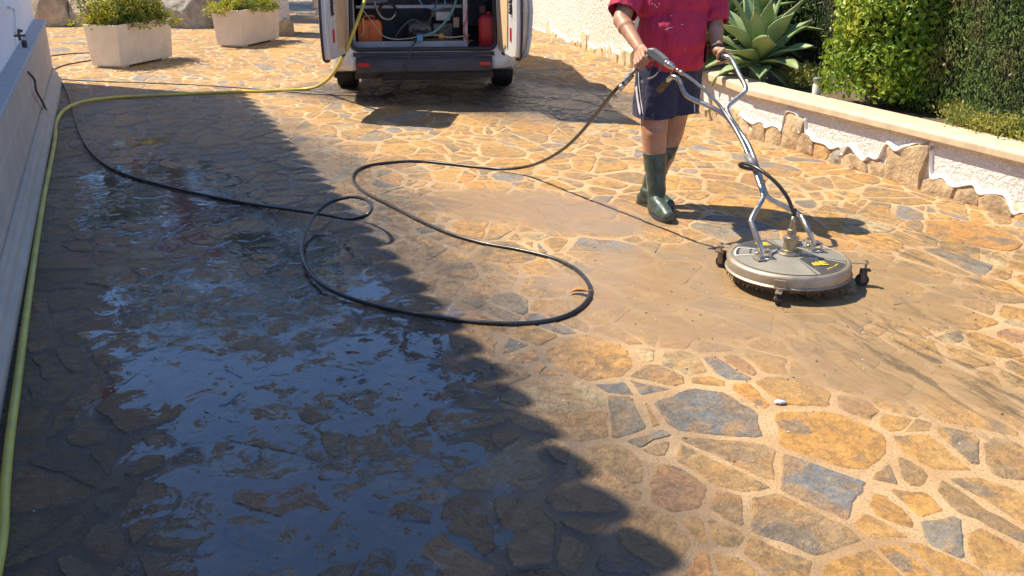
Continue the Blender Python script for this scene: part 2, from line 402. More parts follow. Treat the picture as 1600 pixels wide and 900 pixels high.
def paving():
    ca,sa=math.cos(AX),math.sin(AX); ST=1.30
    def tow(u,v):                        # stretched drive frame to world
        return (u*ca*ST-v*sa, u*sa*ST+v*ca)
    def tos(x,y): return ((x*ca+y*sa)/ST, -x*sa+y*ca)
    seeds=[];R=[];grid={}
    tries=0
    while tries<60000:
        tries+=1
        x=random.uniform(-11,4); y=random.uniform(-1.5,19.6)
        if not inside(x,y): continue
        r=random.choice((.085,.10,.12,.14,.17,.20,.24)) if tries<35000 else random.choice((.09,.12))
        u,v=tos(x,y); gi,gj=int(u//.35),int(v//.35); ok=True
        for a in range(-2,3):
            for b in range(-2,3):
                for k in grid.get((gi+a,gj+b),()):
                    if (seeds[k][0]-u)**2+(seeds[k][1]-v)**2<((r+R[k])*.64)**2: ok=False;break
                if not ok: break
            if not ok: break
        if ok:
            grid.setdefault((gi,gj),[]).append(len(seeds)); seeds.append((u,v)); R.append(r)
    P=np.array(seeds); W=np.array(R)**2
    V=[];Fc=[];colr=[];rnd=[];iss=[];polys=[]
    pal=[((.44,.245,.075),20),((.37,.225,.085),20),((.50,.255,.060),14),((.52,.235,.055),6),((.28,.185,.095),16),((.23,.215,.18),6),((.165,.18,.19),6),((.34,.175,.08),9),((.44,.33,.18),6)]
    pc=[p for p,w in pal]; pw=[w for p,w in pal]
    for i,(u,v) in enumerate(seeds):
        d=((P-P[i])**2).sum(1); nb=np.argsort(d)[1:22]
        poly=[(u-.9,v-.9),(u+.9,v-.9),(u+.9,v+.9),(u-.9,v+.9)]
        gap=random.choice((.003,.005,.008,.011,.015,.022))
        for j in nb:
            dx,dy=P[j][0]-u,P[j][1]-v; L=math.hypot(dx,dy)
            if L>1.3: break
            t=(L*L+W[i]-W[j])/(2*L)
            a,b=dx/L,dy/L
            poly=clip(poly,a,b,a*u+b*v+t-gap)
            if len(poly)<3: break
        if len(poly)<3: continue
        if random.random()<(.75 if len(poly)>5 else .35) :
            cu,cv=sum(p[0] for p in poly)/len(poly)+random.gauss(0,.02),sum(p[1] for p in poly)/len(poly)+random.gauss(0,.02); an=random.gauss(0,.9); a_,b_=-math.sin(an),math.cos(an); g_=random.choice((.003,.006,.012))
            cc_=a_*cu+b_*cv; PL=[clip(poly,a_,b_,cc_-g_),clip(poly,-a_,-b_,-cc_-g_)]
        else: PL=[poly]
        for poly in PL: polys.append([tow(*p) for p in poly])
    for poly in polys:
        # drop very short edges
        q=[p for k,p in enumerate(poly) if math.dist(p,poly[k-1])>.02]
        if len(q)<3: continue
        A=.5*sum(q[k-1][0]*q[k][1]-q[k][0]*q[k-1][1] for k in range(len(q)))
        if abs(A)<.0012: continue
        ra=random.choice((.03,.06,.10,.16,.24)); o=[]
        for k in range(len(q)):
            p0,p1=q[k],q[(k+1)%len(q)]
            for t in (ra,1-ra): o.append((p0[0]+(p1[0]-p0[0])*t,p0[1]+(p1[1]-p0[1])*t))
        q=o;o=[]
        dist=math.hypot(q[0][0],q[0][1]); step=.022 if dist<7 else .05
        for k in range(len(q)):
            p0,p1=q[k],q[(k+1)%len(q)]; n=max(1,int(math.dist(p0,p1)/step))
            for m_ in range(n):
                t=m_/n; o.append((p0[0]+(p1[0]-p0[0])*t,p0[1]+(p1[1]-p0[1])*t))
        cx=sum(p[0] for p in o)/len(o); cy=sum(p[1] for p in o)/len(o)
        sd_=random.random()*50; q=[]
        for (x,y) in o:
            dx,dy=x-cx,y-cy; L=math.hypot(dx,dy) or 1
            k=noise.noise(Vector((x*9,y*9,sd_)))*.016+noise.noise(Vector((x*32,y*32,sd_)))*.007
            q.append((x+dx/L*k,y+dy/L*k))
        n=len(q); b=len(V)
        tz=.0028+random.uniform(-.0012,.0022); tx,ty=random.uniform(-.007,.007),random.uniform(-.007,.007)
        for (x,y) in q: V.append((x,y,-.001))
        for (x,y) in q:
            dx,dy=x-cx,y-cy; L=math.hypot(dx,dy) or 1
            k=min(.009,L*.25); x2,y2=x-dx/L*k,y-dy/L*k; V.append((x2,y2,tz+(x2-cx)*tx+(y2-cy)*ty))
        c=random.choices(pc,pw)[0]; vv=random.uniform(1.08,1.5); c=tuple(x*vv for x in c); rr=random.random()
        fs=[(b+k,b+(k+1)%n,b+n+(k+1)%n,b+n+k) for k in range(n)]+[tuple(b+n+k for k in range(n))]
        Fc+=fs; 
        for f in fs: colr.append(c); rnd.append(rr); iss.append(1.0)
    # mortar sheet
    b=len(V); V+=[(-14,-1.6,0),(6,-1.6,0),(6,20,0),(-14,20,0)]; Fc.append((b,b+1,b+2,b+3)); colr.append((.5,.38,.24)); rnd.append(0); iss.append(0.0)
    me=bpy.data.meshes.new('driveway'); me.from_pydata(V,[],Fc)
    A1=me.attributes.new('stone','FLOAT_COLOR','FACE'); A1.data.foreach_set('color',[x for c in colr for x in (*c,1)])
    A2=me.attributes.new('rnd','FLOAT','FACE'); A2.data.foreach_set('value',rnd)
    A3=me.attributes.new('isstone','FLOAT','FACE'); A3.data.foreach_set('value',iss)
    bm=bmesh.new(); bm.from_mesh(me); bmesh.ops.triangulate(bm,faces=[f for f in bm.faces if len(f.verts)>4]); bm.normal_update()
    for f in bm.faces:
        if f.normal.z<0: f.normal_flip()
    bm.to_mesh(me); bm.free()
    o=link('driveway',me,PAVE,smooth=False); tag(o,kind='structure'); print('stones',len(seeds),len(V))
paving()
# ------------------------------------------------------------------ low grey wall on the left
def wallprism(mb,f,prof,s0,s1,mi=0):       # profile of (offset,z) swept along the wall from s0 to s1
    n=len(prof); a=[f(s0,o,z) for o,z in prof]; b=[f(s1,o,z) for o,z in prof]
    mb.add(a+b,[tuple(range(n))[::-1],tuple(range(n,2*n))]+[(i,(i+1)%n,n+(i+1)%n,n+i) for i in range(n)],mi)
def left_wall():
    t=empty('low_wall',lw(0,-.2),'long low grey rendered wall with sloping ledge along the left of the drive','wall')
    b=MB(); s1=14.5
    prof=[(-.129,0),(-.129,.22),(-.127,.225),(-.127,.229),(-.13,.237),(-.13,.452),(-.127,.457),(-.127,.461),(-.13,.469),(-.13,.66),(-.30,.66),(-.30,0)]
    wallprism(b,lw,prof,-.10,s1); b.build('wall_body',MAT['greywall'],t)
    b=MB(); wallprism(b,lw,[(-.05,0),(-.05,.07),(-.075,.08),(-.08,.13),(-.10,.14),(-.104,.18),(-.128,.185),(-.128,0)],0,s1); b.build('plinth',MAT['greywall'],t,bevel=.006)
    b=MB(); wallprism(b,lw,[(-.118,.662),(-.118,.698),(-.31,.708),(-.31,.662)],-.16,s1); b.build('coping',MAT['greycap'],t,bevel=.008)
left_wall()
# ------------------------------------------------------------------ house on the left
HE=3.6
E0=Vector((-2.941-LX*HE,10.458-LY*HE,0)); eo=(E0-LW0).dot(LN); es=(E0-LW0).dot(LD)   # eave corner from the corner of its shadow
def house():
    t=empty('house',lw(5,-3),'white rendered house with tiled eaves rising behind the low grey wall','house')
    fo=-.245; b=MB()
    # outer wall with a doorway and windows as recesses
    s0=-.26; s1=14.5
    ops=[(1.6,2.6,1.35,2.5),(4.2,5.2,1.35,2.5),(7.2,8.2,1.35,2.5)]
    e=[s0]+[x for o in ops for x in o[:2]]+[s1]
    for i in range(0,len(e),2): wallprism(b,lw,[(fo,.2),(fo,HE-.06),(fo-.2,HE-.06),(fo-.2,.2)],e[i],e[i+1])
    for (a,c,z0,z1) in ops:
        wallprism(b,lw,[(fo,.2),(fo,z0),(fo-.2,z0),(fo-.2,.2)],a,c); wallprism(b,lw,[(fo,z1),(fo,HE-.06),(fo-.2,HE-.06),(fo-.2,z1)],a,c)
    wallprism(b,lw,[(fo-.201,.2),(fo-.201,HE-.06),(-6,HE-.06),(-6,.2)],s0,s0+.2)
    wallprism(b,lw,[(-6,.2),(-6,HE-.06),(-6.2,HE-.06),(-6.2,.2)],s0,s1)
    b.build('wall',MAT['stucco_house'],t)
    for (a,c,z0,z1) in ops:
        w_=MB(); fr=.07
        for (x0,x1,y0,y1) in ((a,c,z0,z0+fr),(a,c,z1-fr,z1),(a,a+fr,z0+fr,z1-fr),(c-fr,c,z0+fr,z1-fr),((a+c)/2-.03,(a+c)/2+.03,z0+fr,z1-fr)):
            wallprism(w_,lw,[(fo-.06,y0),(fo-.06,y1),(fo-.12,y1),(fo-.12,y0)],x0,x1)
        o=w_.build('window',MAT['wood'],t)
        g=MB(); wallprism(g,lw,[(fo-.085,z0+.05),(fo-.085,z1-.05),(fo-.095,z1-.05),(fo-.095,z0+.05)],a+.05,c-.05); g.build('pane',MAT['glass'],o)
    # roof: soffit, fascia and barrel tiles with round ends
    sl=math.tan(math.radians(17)); r_=MB()
    wallprism(r_,lw,[(eo-.18,HE-.055),(eo-.18,HE-.012),(eo-3.2,HE-.012+3.14*sl),(-6.4,HE+.2),(-6.4,HE-.055)],es,s1)
    ro=r_.build('roof',MAT['wood'],t)
    tl=MB(); pitch=.262; n=int((s1-es)/pitch)
    for i in range(n):
        sc=es+.105+i*pitch; jz=random.uniform(-.004,.004); jo=random.uniform(-.008,.008)
        for k,(rad,up,of) in enumerate(((.112,.03,.0),)):
            L=3.1; seg=12; v=[];f=[]
            for e_ in (0,1):
                for q in range(seg+1):
                    a=PI*q/seg; oo=eo-.02+jo-(L*e_); zz=HE-.012+jz+up+(L*e_)*sl
                    v.append(lw(sc+math.cos(a)*rad,oo,zz+math.sin(a)*rad*1.5))
                for q in range(seg+1):
                    a=PI*q/seg; oo=eo-.02+jo-(L*e_); zz=HE-.012+jz+up+(L*e_)*sl
                    v.append(lw(sc+math.cos(a)*(rad-.016),oo,zz+math.sin(a)*(rad-.016)*1.5))
            m_=seg+1
            for q in range(seg):
                f+=[(q,q+1,2*m_+q+1,2*m_+q),(m_+q+1,m_+q,3*m_+q,3*m_+q+1),(q+1,q,m_+q,m_+q+1)]
            tl.add(v,f)
        # pan tile between covers
        wallprism(tl,lw,[(eo-.095,HE-.008),(eo-.095,HE+.012),(eo-3.1,HE+.012+3.09*sl),(eo-3.1,HE-.008+3.09*sl)],sc+.06,sc+pitch-.06)
    tl.build('roof_tiles',MAT['tile'],ro,smooth=False)
    # outside tap with its pipe
    wn=LN; wp=lw(0,fo)
    p=[WP(x,y,wp,wn)+LN*.022 for x,y in ((10,11),(15,12),(18,18),(20,35),(21,52))]
    tp=MB(); tp.tube(spline(p,5),.009,8)
    o=tp.build('pipe',MAT['stucco_house'],t,smooth=True)
    q=WP(22,56,wp,wn)+LN*.04; M_=frame(q,LD,Vector((0,0,1)))
    v=MB(); v.tube([q-LN*.04,q+LN*.05],.010,10); v.tube([q+Vector((0,0,.04)),q-Vector((0,0,.04))],.012,10); v.tube([q+LN*.02+Vector((0,0,.035)),q+LN*.02+Vector((0,0,.035))-LD*.07],.011,8)
    v.tube([q-LD*.06+Vector((0,0,.02)),q-LD*.06+Vector((0,0,.05))],.012,8)
    tap=v.build('tap',MAT['rust'],t,smooth=True)
    v=MB(); v.lathe([(.018,0),(.022,-.01),(.022,-.05),(.018,-.055),(.020,-.06),(.020,-.11),(.013,-.12)],Matrix.Translation(q+LN*.03-Vector((0,0,.04))),12); v.build('hose_coupling',MAT['black'],tap,smooth=True)
house()
# ------------------------------------------------------------------ right side: low planting-bed wall
def stone_poly(pts,wallp,n,off,depth,mat,parent,seed):
    """skirting stone: outline given on the wall face, standing proud of it"""
    N=Vector(n)
    P=[WP(x,y,wallp,n) for x,y in pts]
    us=N.cross(Vector((0,0,1))).normalized()
    O=Vector(wallp); Q=[((p-O).dot(us),max(p.z,-.02)) for p in P]
    # drop to the ground
    return Q,us,O
def slab(Q,us,O,N,off,mat,parent,seed,name='skirting_stone'):
    # Q: outline (u,z). refine and jitter
    q=[]
    for k in range(len(Q)):
        a,b=Q[k],Q[(k+1)%len(Q)]; n=max(1,int(math.dist(a,b)/.035))
        for m_ in range(n):
            t=m_/n; x,z=a[0]+(b[0]-a[0])*t,a[1]+(b[1]-a[1])*t
            if z>.01:
                x+=noise.noise(Vector((x*14,z*14,seed)))*.012; z+=noise.noise(Vector((x*14,z*14,seed+9)))*.012
            q.append((x,z))
    cx=sum(p[0] for p in q)/len(q); cz=sum(p[1] for p in q)/len(q); n=len(q)
    v=[];f=[]
    for ring,(sc,o) in enumerate(((1,-.02),(1,off*.6),(.93,off),)):
        for (x,z) in q:
            xx,zz=cx+(x-cx)*sc,cz+(z-cz)*sc
            if ring==2: oo=off+noise.noise(Vector((x*7,z*7,seed)))*.012
            else: oo=o
            v.append(O+us*xx+Vector((0,0,zz))+N*oo)
    for r in range(2):
        for k in range(n): f.append((r*n+k,r*n+(k+1)%n,(r+1)*n+(k+1)%n,(r+1)*n+k))
    v.append(O+us*cx+Vector((0,0,cz))+N*(off+.008)); 
    for k in range(n): f.append((2*n+k,2*n+(k+1)%n,3*n))
    mb=MB(); mb.add(v,f); return mb.build(name,mat,parent,auto=True)
def lip(pts,N,mat,parent,r=.02):
    P=spline(pts,5); b=MB(); v=[];f=[]
    for p in P:
        k=r*.3*(1+.5*noise.noise(p*8)); w=.0015*noise.noise(p*30)
        for (o,z) in ((-.004,-.010),(.022,-.009),(.028,-.002),(.022,.005),(.012,.011+k*.3),(.003,.018+k),(-.004,.020+k)): v.append(p+N*(o+w*(o>0))+Vector((0,0,z+w)))
    for i in range(len(P)-1):
        for q in range(6): f.append((i*7+q,i*7+q+1,i*7+q+8,i*7+q+7))
    b.add(v,f); return b.build('plaster_lip',mat,parent,smooth=True)
def right_wall():
    t=empty('garden_wall',rw(1.5,.1),'low white stucco bed wall with cream coping and stones along its foot','wall')
    b=MB(); s1=8.5; k=24; H=.345
    # gently wavy body
    n=80; v=[];f=[]
    for i in range(n+1):
        s=s1*i/n; o=.0
        for (oo,z) in ((o,0),(o,H),(.22,H),(.22,0)): v.append(rw(s,oo,z))
    for i in range(n):
        for q in range(4): f.append((i*4+q,i*4+(q+1)%4,(i+1)*4+(q+1)%4,(i+1)*4+q))
    f+= [(0,1,2,3),(4*n+3,4*n+2,4*n+1,4*n)]
    b.add(v,f); b.build('wall_body',MAT['stucco'],t)
    b=MB(); cp=[(-.045,.347),(-.052,.358),(-.052,.40),(-.035,.418),(.0,.424),(.20,.424),(.235,.412),(.24,.347)]
    wallprism(b,rw,cp,-.02,s1); b.build('coping',MAT['coping'],t,bevel=.006)
    b=MB(); wallprism(b,rw,[(-.012,0),(-.011,.06),(-.004,.085),(0.002,.09),(0.002,0)],.0,s1); b.build('skirting_mortar',MAT['skirtp'],t)
    # stones along the foot: outline of each over the wall face, from crop to photo pixels
    C=lambda L:[(1120+x*.3,140+y*.3) for x,y in L]
    st=[([(118,205),(118,130),(150,160),(178,210)],'skirtp'),([(176,215),(188,180),(215,170),(240,175),(250,200),(250,235)],'skirt'),([(252,238),(258,202),(290,190),(318,200),(334,225),(330,262)],'skirt'),
     ([(334,255),(338,215),(357,125),(385,117),(420,140),(456,160),(452,185),(415,285)],'skirt'),([(412,290),(425,255),(440,232),(462,222),(485,245),(500,275),(497,325)],'skirt'),([(500,325),(502,285),(512,272),(560,285),(597,312),(590,330),(560,350)],'skirt3'),
     ([(566,352),(600,325),(640,300),(684,294),(686,318),(650,345),(648,385)],'skirt2'),([(650,388),(652,350),(685,334),(730,345),(762,372),(782,400),(784,432)],'skirt'),([(786,434),(790,370),(802,354),(835,362),(866,392),(872,412),(866,452)],'skirt'),
     ([(872,455),(884,300),(892,286),(925,320),(958,372),(945,425),(912,472)],'skirt'),([(912,474),(950,385),(976,310),(1000,294),(1060,287),(1110,284),(1118,300),(1085,395),(1066,440),(1058,505)],'skirt'),
     ([(1058,508),(1072,470),(1112,458),(1172,460),(1210,500),(1240,517),(1225,560)],'skirt'),([(1228,562),(1250,512),(1300,500),(1335,500),(1362,545),(1358,608)],'skirt'),([(1362,610),(1368,560),(1400,546),(1450,545),(1495,555),(1520,600),(1545,650),(1532,672)],'skirt'),
     ([(1535,674),(1552,655),(1590,640),(1640,655),(1680,700),(1670,730)],'skirt3')]
    wp=rw(0); N=-RN; tops=[]
    rr=random.Random(3)
    for i,(L,mt) in enumerate(st):
        P=[WP(x,y,rw(0,-.02),N) for x,y in C(L)]; us=RD; Q=[((p-RW0).dot(us),p.z) for p in P]
        Q[0]=(Q[0][0],-.01); Q[-1]=(Q[-1][0],-.01)
        Q=[(a,max(z,-.01)) for a,z in Q]
        for (a,z) in Q[1:-1]: tops.append((a,z))
        slab(Q,us,RW0,N,rr.uniform(.014,.026) if len(L)<10 else .034,MAT[mt],t,i*3.1)
    s=Q[-1][0]
    while s<8.3:
        wd=rr.uniform(.14,.34); h=rr.choice((.1,.13,.16,.26))
        Q=[(s,-.01),(s+.01,h*.6),(s+wd*.3,h),(s+wd*.7,h*.93),(s+wd-.01,h*.5),(s+wd,-.01)]
        for (a,z) in Q[1:-1]: tops.append((a,z))
        slab(Q,RD,RW0,N,.03,MAT[rr.choice(('skirt','skirt2','skirt3'))],t,s); s+=wd+.005
    # smooth bead of plaster above the stones
    tops.sort(); e=[]
    for a,z in tops:
        if e and a-e[-1][0]<.03: e[-1]=(e[-1][0],max(z,e[-1][1])); continue
        e.append((a,z))
    lip([rw(a,0,z+.006) for a,z in e],N,MAT['lip'],t)
    # return wall running back behind the man
    b=MB(); pts=[Vector((2.031,8.165,0)),Vector((1.86,9.0,0)),Vector((1.66,10.5,0)),Vector((1.54,12.35,0))]
    t2=empty('garden_wall',pts[1],'short cream bed wall running back behind the man below the agaves','wall')
    def sweep(prof,mat,name,bev=0,p0=None):
        mb=MB(); v=[];f=[]; n=len(prof)
        for i,p in enumerate(pts):
            d=(pts[min(i+1,3)]-pts[max(i-1,0)]).normalized(); nn=Vector((d.y,-d.x,0))
            for o,z in prof: v.append(p+nn*o+Vector((0,0,z)))
        for i in range(3):
            for q in range(n): f.append((i*n+q,i*n+(q+1)%n,(i+1)*n+(q+1)%n,(i+1)*n+q))
        f+=[tuple(range(n)),tuple(3*n+q for q in range(n))[::-1]]
        mb.add(v,f); mb.build(name,mat,t2,bevel=bev)
    sweep([(0.003,0),(0.003,.345),(.2,.345),(.2,0)],MAT['stucco'],'wall_body')
    sweep([(-.045,.348),(-.045,.41),(-.02,.422),(.2,.422),(.2,.348)],MAT['coping'],'coping',.006)
    for i in range(10):
        f=.04+.1*i; k=f*3; a=int(min(2,k)); p=pts[a].lerp(pts[a+1],k-a); d=(pts[a+1]-pts[a]).normalized(); nn=Vector((-d.y,d.x,0))
        wd=rr.uniform(.2,.36); h=rr.choice((.12,.2,.3))
        slab([(0,-.01),(.01,h*.6),(wd*.35,h),(wd*.7,h*.9),(wd,-.01)],d,p,nn,.035,MAT['skirt'],t2,i*5.5)
right_wall()
# ------------------------------------------------------------------ tall stucco wall at the back right
def tall_wall():
    A=Vector((1.512,12.466,0)); B=Vector((.235,18.167,0)); d=(B-A).normalized(); N=Vector((-d.y,d.x,0))
    if N.x>0: N=-N
    t=empty('retaining_wall',A+d*3,'tall rough cream stucco wall with jagged stones at its foot behind the van','wall')
    def f(s,o,z): return A+d*s-N*o+Vector((0,0,z))
    b=MB(); seam=(WP(906,76,A,N)-A).dot(d)
    wallprism(b,f,[(0,0),(0,2.3),(.25,2.3),(.25,0)],-.05,seam-.006); wallprism(b,f,[(0.002,0),(0.002,2.3),(.25,2.3),(.25,0)],seam+.006,9.5)
    b.build('wall_body',MAT['stucco_tall'],t)
    b=MB(); wallprism(b,f,[(.02,0),(.02,2.29),(.1,2.29),(.1,0)],seam-.004,seam+.004); b.build('joint',MAT['greyp'],t)
    b=MB(); wallprism(b,f,[(-.04,2.302),(-.04,2.38),(.29,2.38),(.29,2.302)],-.08,9.5); b.build('coping',MAT['coping'],t,bevel=.01)
    C=lambda x,y:(740+x/6.154,y/6.154)
    base=[(500,345),(700,385),(800,405),(900,440),(1000,478),(1100,520),(1200,560),(1350,600),(1520,630)]
    def by(x):
        for (a,b_),(c,e) in zip(base,base[1:]):
            if x<=c: return b_+(e-b_)*(x-a)/(c-a)
        return base[-1][1]
    tp=[(518,250,560,265),(560,270,590,280),(590,285,628,295),(630,330,684,285),(690,200,750,200),(752,300,800,310),(802,340,835,345),(836,345,882,365),(884,395,928,400),(930,385,985,390),(986,388,1030,395),(1040,305,1090,308),(1090,430,1128,440),(1130,440,1160,470),(1162,460,1205,455),(1207,440,1240,450),(1242,450,1282,455),(1284,435,1335,430),(1337,500,1400,505),(1405,470,1470,465),(1472,480,1520,490)]
    rr=random.Random(5); tops=[]
    for i,(x0,y0,x1,y1) in enumerate(tp):
        pointed=(x1-x0)>0 and i in (3,4,14,17,19)
        xm=(x0+x1)/2
        if pointed: L=[(x0,by(x0)),(x0+3,by(x0)-25),(xm-9,y0+8),(xm+4,y0),(xm+12,y1+15),(x1-2,by(x1)-30),(x1,by(x1))]
        else: L=[(x0,by(x0)),(x0+1,y0+20),(x0+(x1-x0)*.3,y0),(x0+(x1-x0)*.75,y1-2),(x1-1,y1+18),(x1,by(x1))]
        P=[WP(*C(x,y),f(0,-.02,0),N) for x,y in L]; Q=[((p-A).dot(d),max(p.z,-.01)) for p in P]; Q[0]=(Q[0][0],-.01); Q[-1]=(Q[-1][0],-.01)
        for (a,z) in Q[1:-1]: tops.append((a,z))
        slab(Q,d,A,N,rr.uniform(.025,.05),MAT[rr.choice(('skirtp','skirtp','skirt'))],t,i*2.7)
    tops.sort(); e=[]
    for a,z in tops:
        if e and a-e[-1][0]<.04: e[-1]=(e[-1][0],max(z,e[-1][1])); continue
        e.append((a,z))
    lip([f(a,0,z+.006) for a,z in e],N,MAT['lip'],t,.02)
tall_wall()
# soil in the bed
b=MB(); b.add([rw(-.3,.2,.36),rw(8.5,.2,.36),rw(8.5,6,.36),Vector((9,12.3,.36)),Vector((1.7,12.3,.36)),Vector((1.85,10.5,.36)),Vector((2.05,9,.36))],[(0,1,2,3,4,5,6)])
tag(b.build('planting_bed',MAT['soil']),kind='structure')
# ------------------------------------------------------------------ planters
def planter():
    near=Vector((-4.919,12.291,0)); u=Vector((.267,.964,0)).normalized(); v=Vector((-.964,.267,0)).normalized()
    t=empty('planter',near,'larger cream concrete trough planter, left one, filled with yellow-green shrub','planter','concrete trough planters',math.atan2(u.y,u.x))
    L,W_,Hh=1.10,.43,.535; f0=.028; T=.028
    def R(x0,x1,y0,y1,z): return [Vector((x0,y0,z)),Vector((x1,y0,z)),Vector((x1,y1,z)),Vector((x0,y1,z))]
    v_=R(0,L,0,W_,f0)+R(-T,L+T,-T,W_+T,Hh)+R(-T+.035,L+T-.035,-T+.035,W_+T-.035,Hh)+R(.03,L-.03,.03,W_-.03,.4)
    f=[(0,3,2,1)]
    for r in range(3):
        for k in range(4): f.append((r*4+k,r*4+(k+1)%4,(r+1)*4+(k+1)%4,(r+1)*4+k))
    f.append((12,13,14,15))
    b=MB(); b.add(v_,f); b.build('trough',MAT['planter'],t,bevel=.008,local=True,auto=False)
    b=MB(); b.add(R(-.0,L,0,W_,.47),[(0,1,2,3)]); b.build('soil',MAT['soil'],t,local=True)
    for x in (.06,L-.2):
        b=MB(); b.box((x,.03,0),(x+.14,W_-.03,f0-.001)); b.build('foot',MAT['planter'],t,local=True,bevel=.004)
    return t
P1=planter(); P2=copy_tree(P1); P2.location=(-3.972,14.524,0); P2['label']='cream concrete trough planter with pink flowers nearest the white gate pillar'
# ------------------------------------------------------------------ foliage
MAT['leafy']=leafmat('shrub_leaf_yellow',(.26,.30,.03),(.50,.46,.05),(.12,.18,.03),tr=.4)
MAT['leafg']=leafmat('shrub_leaf_green',(.13,.24,.022),(.26,.37,.03),(.38,.42,.04),tr=.38,scale=2,rough=.4)
MAT['leafh']=leafmat('hedge_leaf',(.06,.12,.025),(.16,.23,.045),(.20,.18,.065),tr=.15,rough=.6,scale=2.5,spec=.3)
MAT['leafh2']=leafmat('hedge_leaf_dark',(.05,.085,.03),(.11,.15,.05),(.13,.12,.06),tr=.15,rough=.6,scale=2.5,spec=.3)  # darker, greyer leaf tones for the second hedge
MAT['leafs']=leafmat('succulent_leaf',(.24,.26,.05),(.42,.38,.08),(.13,.19,.06),tr=.25)
MAT['leafb']=leafmat('bougainvillea',(.28,.03,.05),(.34,.05,.08),(.07,.11,.03),tr=.2,scale=3)
MAT['leaft']=leafmat('tree_leaf',(.05,.09,.02),(.09,.13,.03),tr=.25)
MAT['pink']=leafmat('pink_flower',(.55,.12,.22),(.65,.25,.35),tr=.3)
MAT['core']=M('shade_core',(.018,.032,.010),.95,var=.5,scale=15)  # dark filler added inside bush and hedges to block light between leaves
MAT['agave']=None
def leaves(pos,nrm,size,aspect=.5,align=.5,curl=.25,up=None,vary=.4):
    """one mesh of folded leaf blades. pos,nrm arrays; align: how far the blade lies in the surface"""
    n=len(pos); nrm=nrm/np.maximum(np.linalg.norm(nrm,axis=1,keepdims=True),1e-6)
    r=rng.normal(size=(n,3)); 
    if up is not None: r=r*(1-up[1])+np.array(up[0])*up[1]*2
    d=r-nrm*(r*nrm).sum(1,keepdims=True)*align; d/=np.maximum(np.linalg.norm(d,axis=1,keepdims=True),1e-6)
    k=rng.normal(size=(n,3))*.6+nrm; w=np.cross(d,k); w/=np.maximum(np.linalg.norm(w,axis=1,keepdims=True),1e-6)
    nn=np.cross(w,d); sz=size*(1+vary*rng.uniform(-1,1,(n,1)))
    a=pos; b=pos+d*sz*.5+w*sz*aspect*.5+nn*sz*curl*.5; c=pos+d*sz; e=pos+d*sz*.5-w*sz*aspect*.5+nn*sz*curl*.5
    V=np.stack([a,b,c,e],1).reshape(-1,3); i=np.arange(n)[:,None]*4
    Fq=np.concatenate([np.stack([i[:,0],i[:,0]+1,i[:,0]+2],1)[:,None],np.stack([i[:,0],i[:,0]+2,i[:,0]+3],1)[:,None]],1).reshape(-1,3)
    return V,Fq
def leafmesh(name,V,Fq,mats,parent=None,rnd=None,mi=None,loc=None):
    me=bpy.data.meshes.new(name); me.vertices.add(len(V)); me.vertices.foreach_set('co',np.asarray(V,np.float32).ravel())
    me.loops.add(len(Fq)*3); me.loops.foreach_set('vertex_index',np.asarray(Fq,np.int32).ravel())
    me.polygons.add(len(Fq)); me.polygons.foreach_set('loop_start',np.arange(0,len(Fq)*3,3,dtype=np.int32)); me.polygons.foreach_set('loop_total',np.full(len(Fq),3,dtype=np.int32))
    me.update(calc_edges=True)
    A=me.attributes.new('rnd','FLOAT','FACE'); A.data.foreach_set('value',np.repeat(rng.random(len(Fq)//2+1),2)[:len(Fq)].astype(np.float32) if rnd is None else rnd.astype(np.float32))
    return link(name,me,mats,parent,loc,smooth=False)
def shell(c,r,n,depth=.3,lump=.18,freq=3.0,seed=0,flat=None):
    d=rng.normal(size=(n,3)); d/=np.linalg.norm(d,axis=1,keepdims=True)
    k=np.array([1+lump*noise.noise(Vector(x)*freq+Vector((seed,0,0)))+lump*.5*noise.noise(Vector(x)*freq*2.7+Vector((0,seed,0))) for x in d])
    rad=k*(1-depth*rng.random(n)**1.6)
    return np.array(c)+d*np.array(r)*rad[:,None], d
def coreblob(name,c,r,mat,parent,lump=.18,freq=3.0,seed=0,scale=.78):
    bm=bmesh.new(); bmesh.ops.create_icosphere(bm,subdivisions=4,radius=1)
    for v in bm.verts:
        x=v.co.normalized(); k=1+lump*noise.noise(x*freq+Vector((seed,0,0))); v.co=Vector(c)+Vector([x[i]*r[i]*k*scale for i in range(3)])
    me=bpy.data.meshes.new(name); bm.to_mesh(me); bm.free(); return me
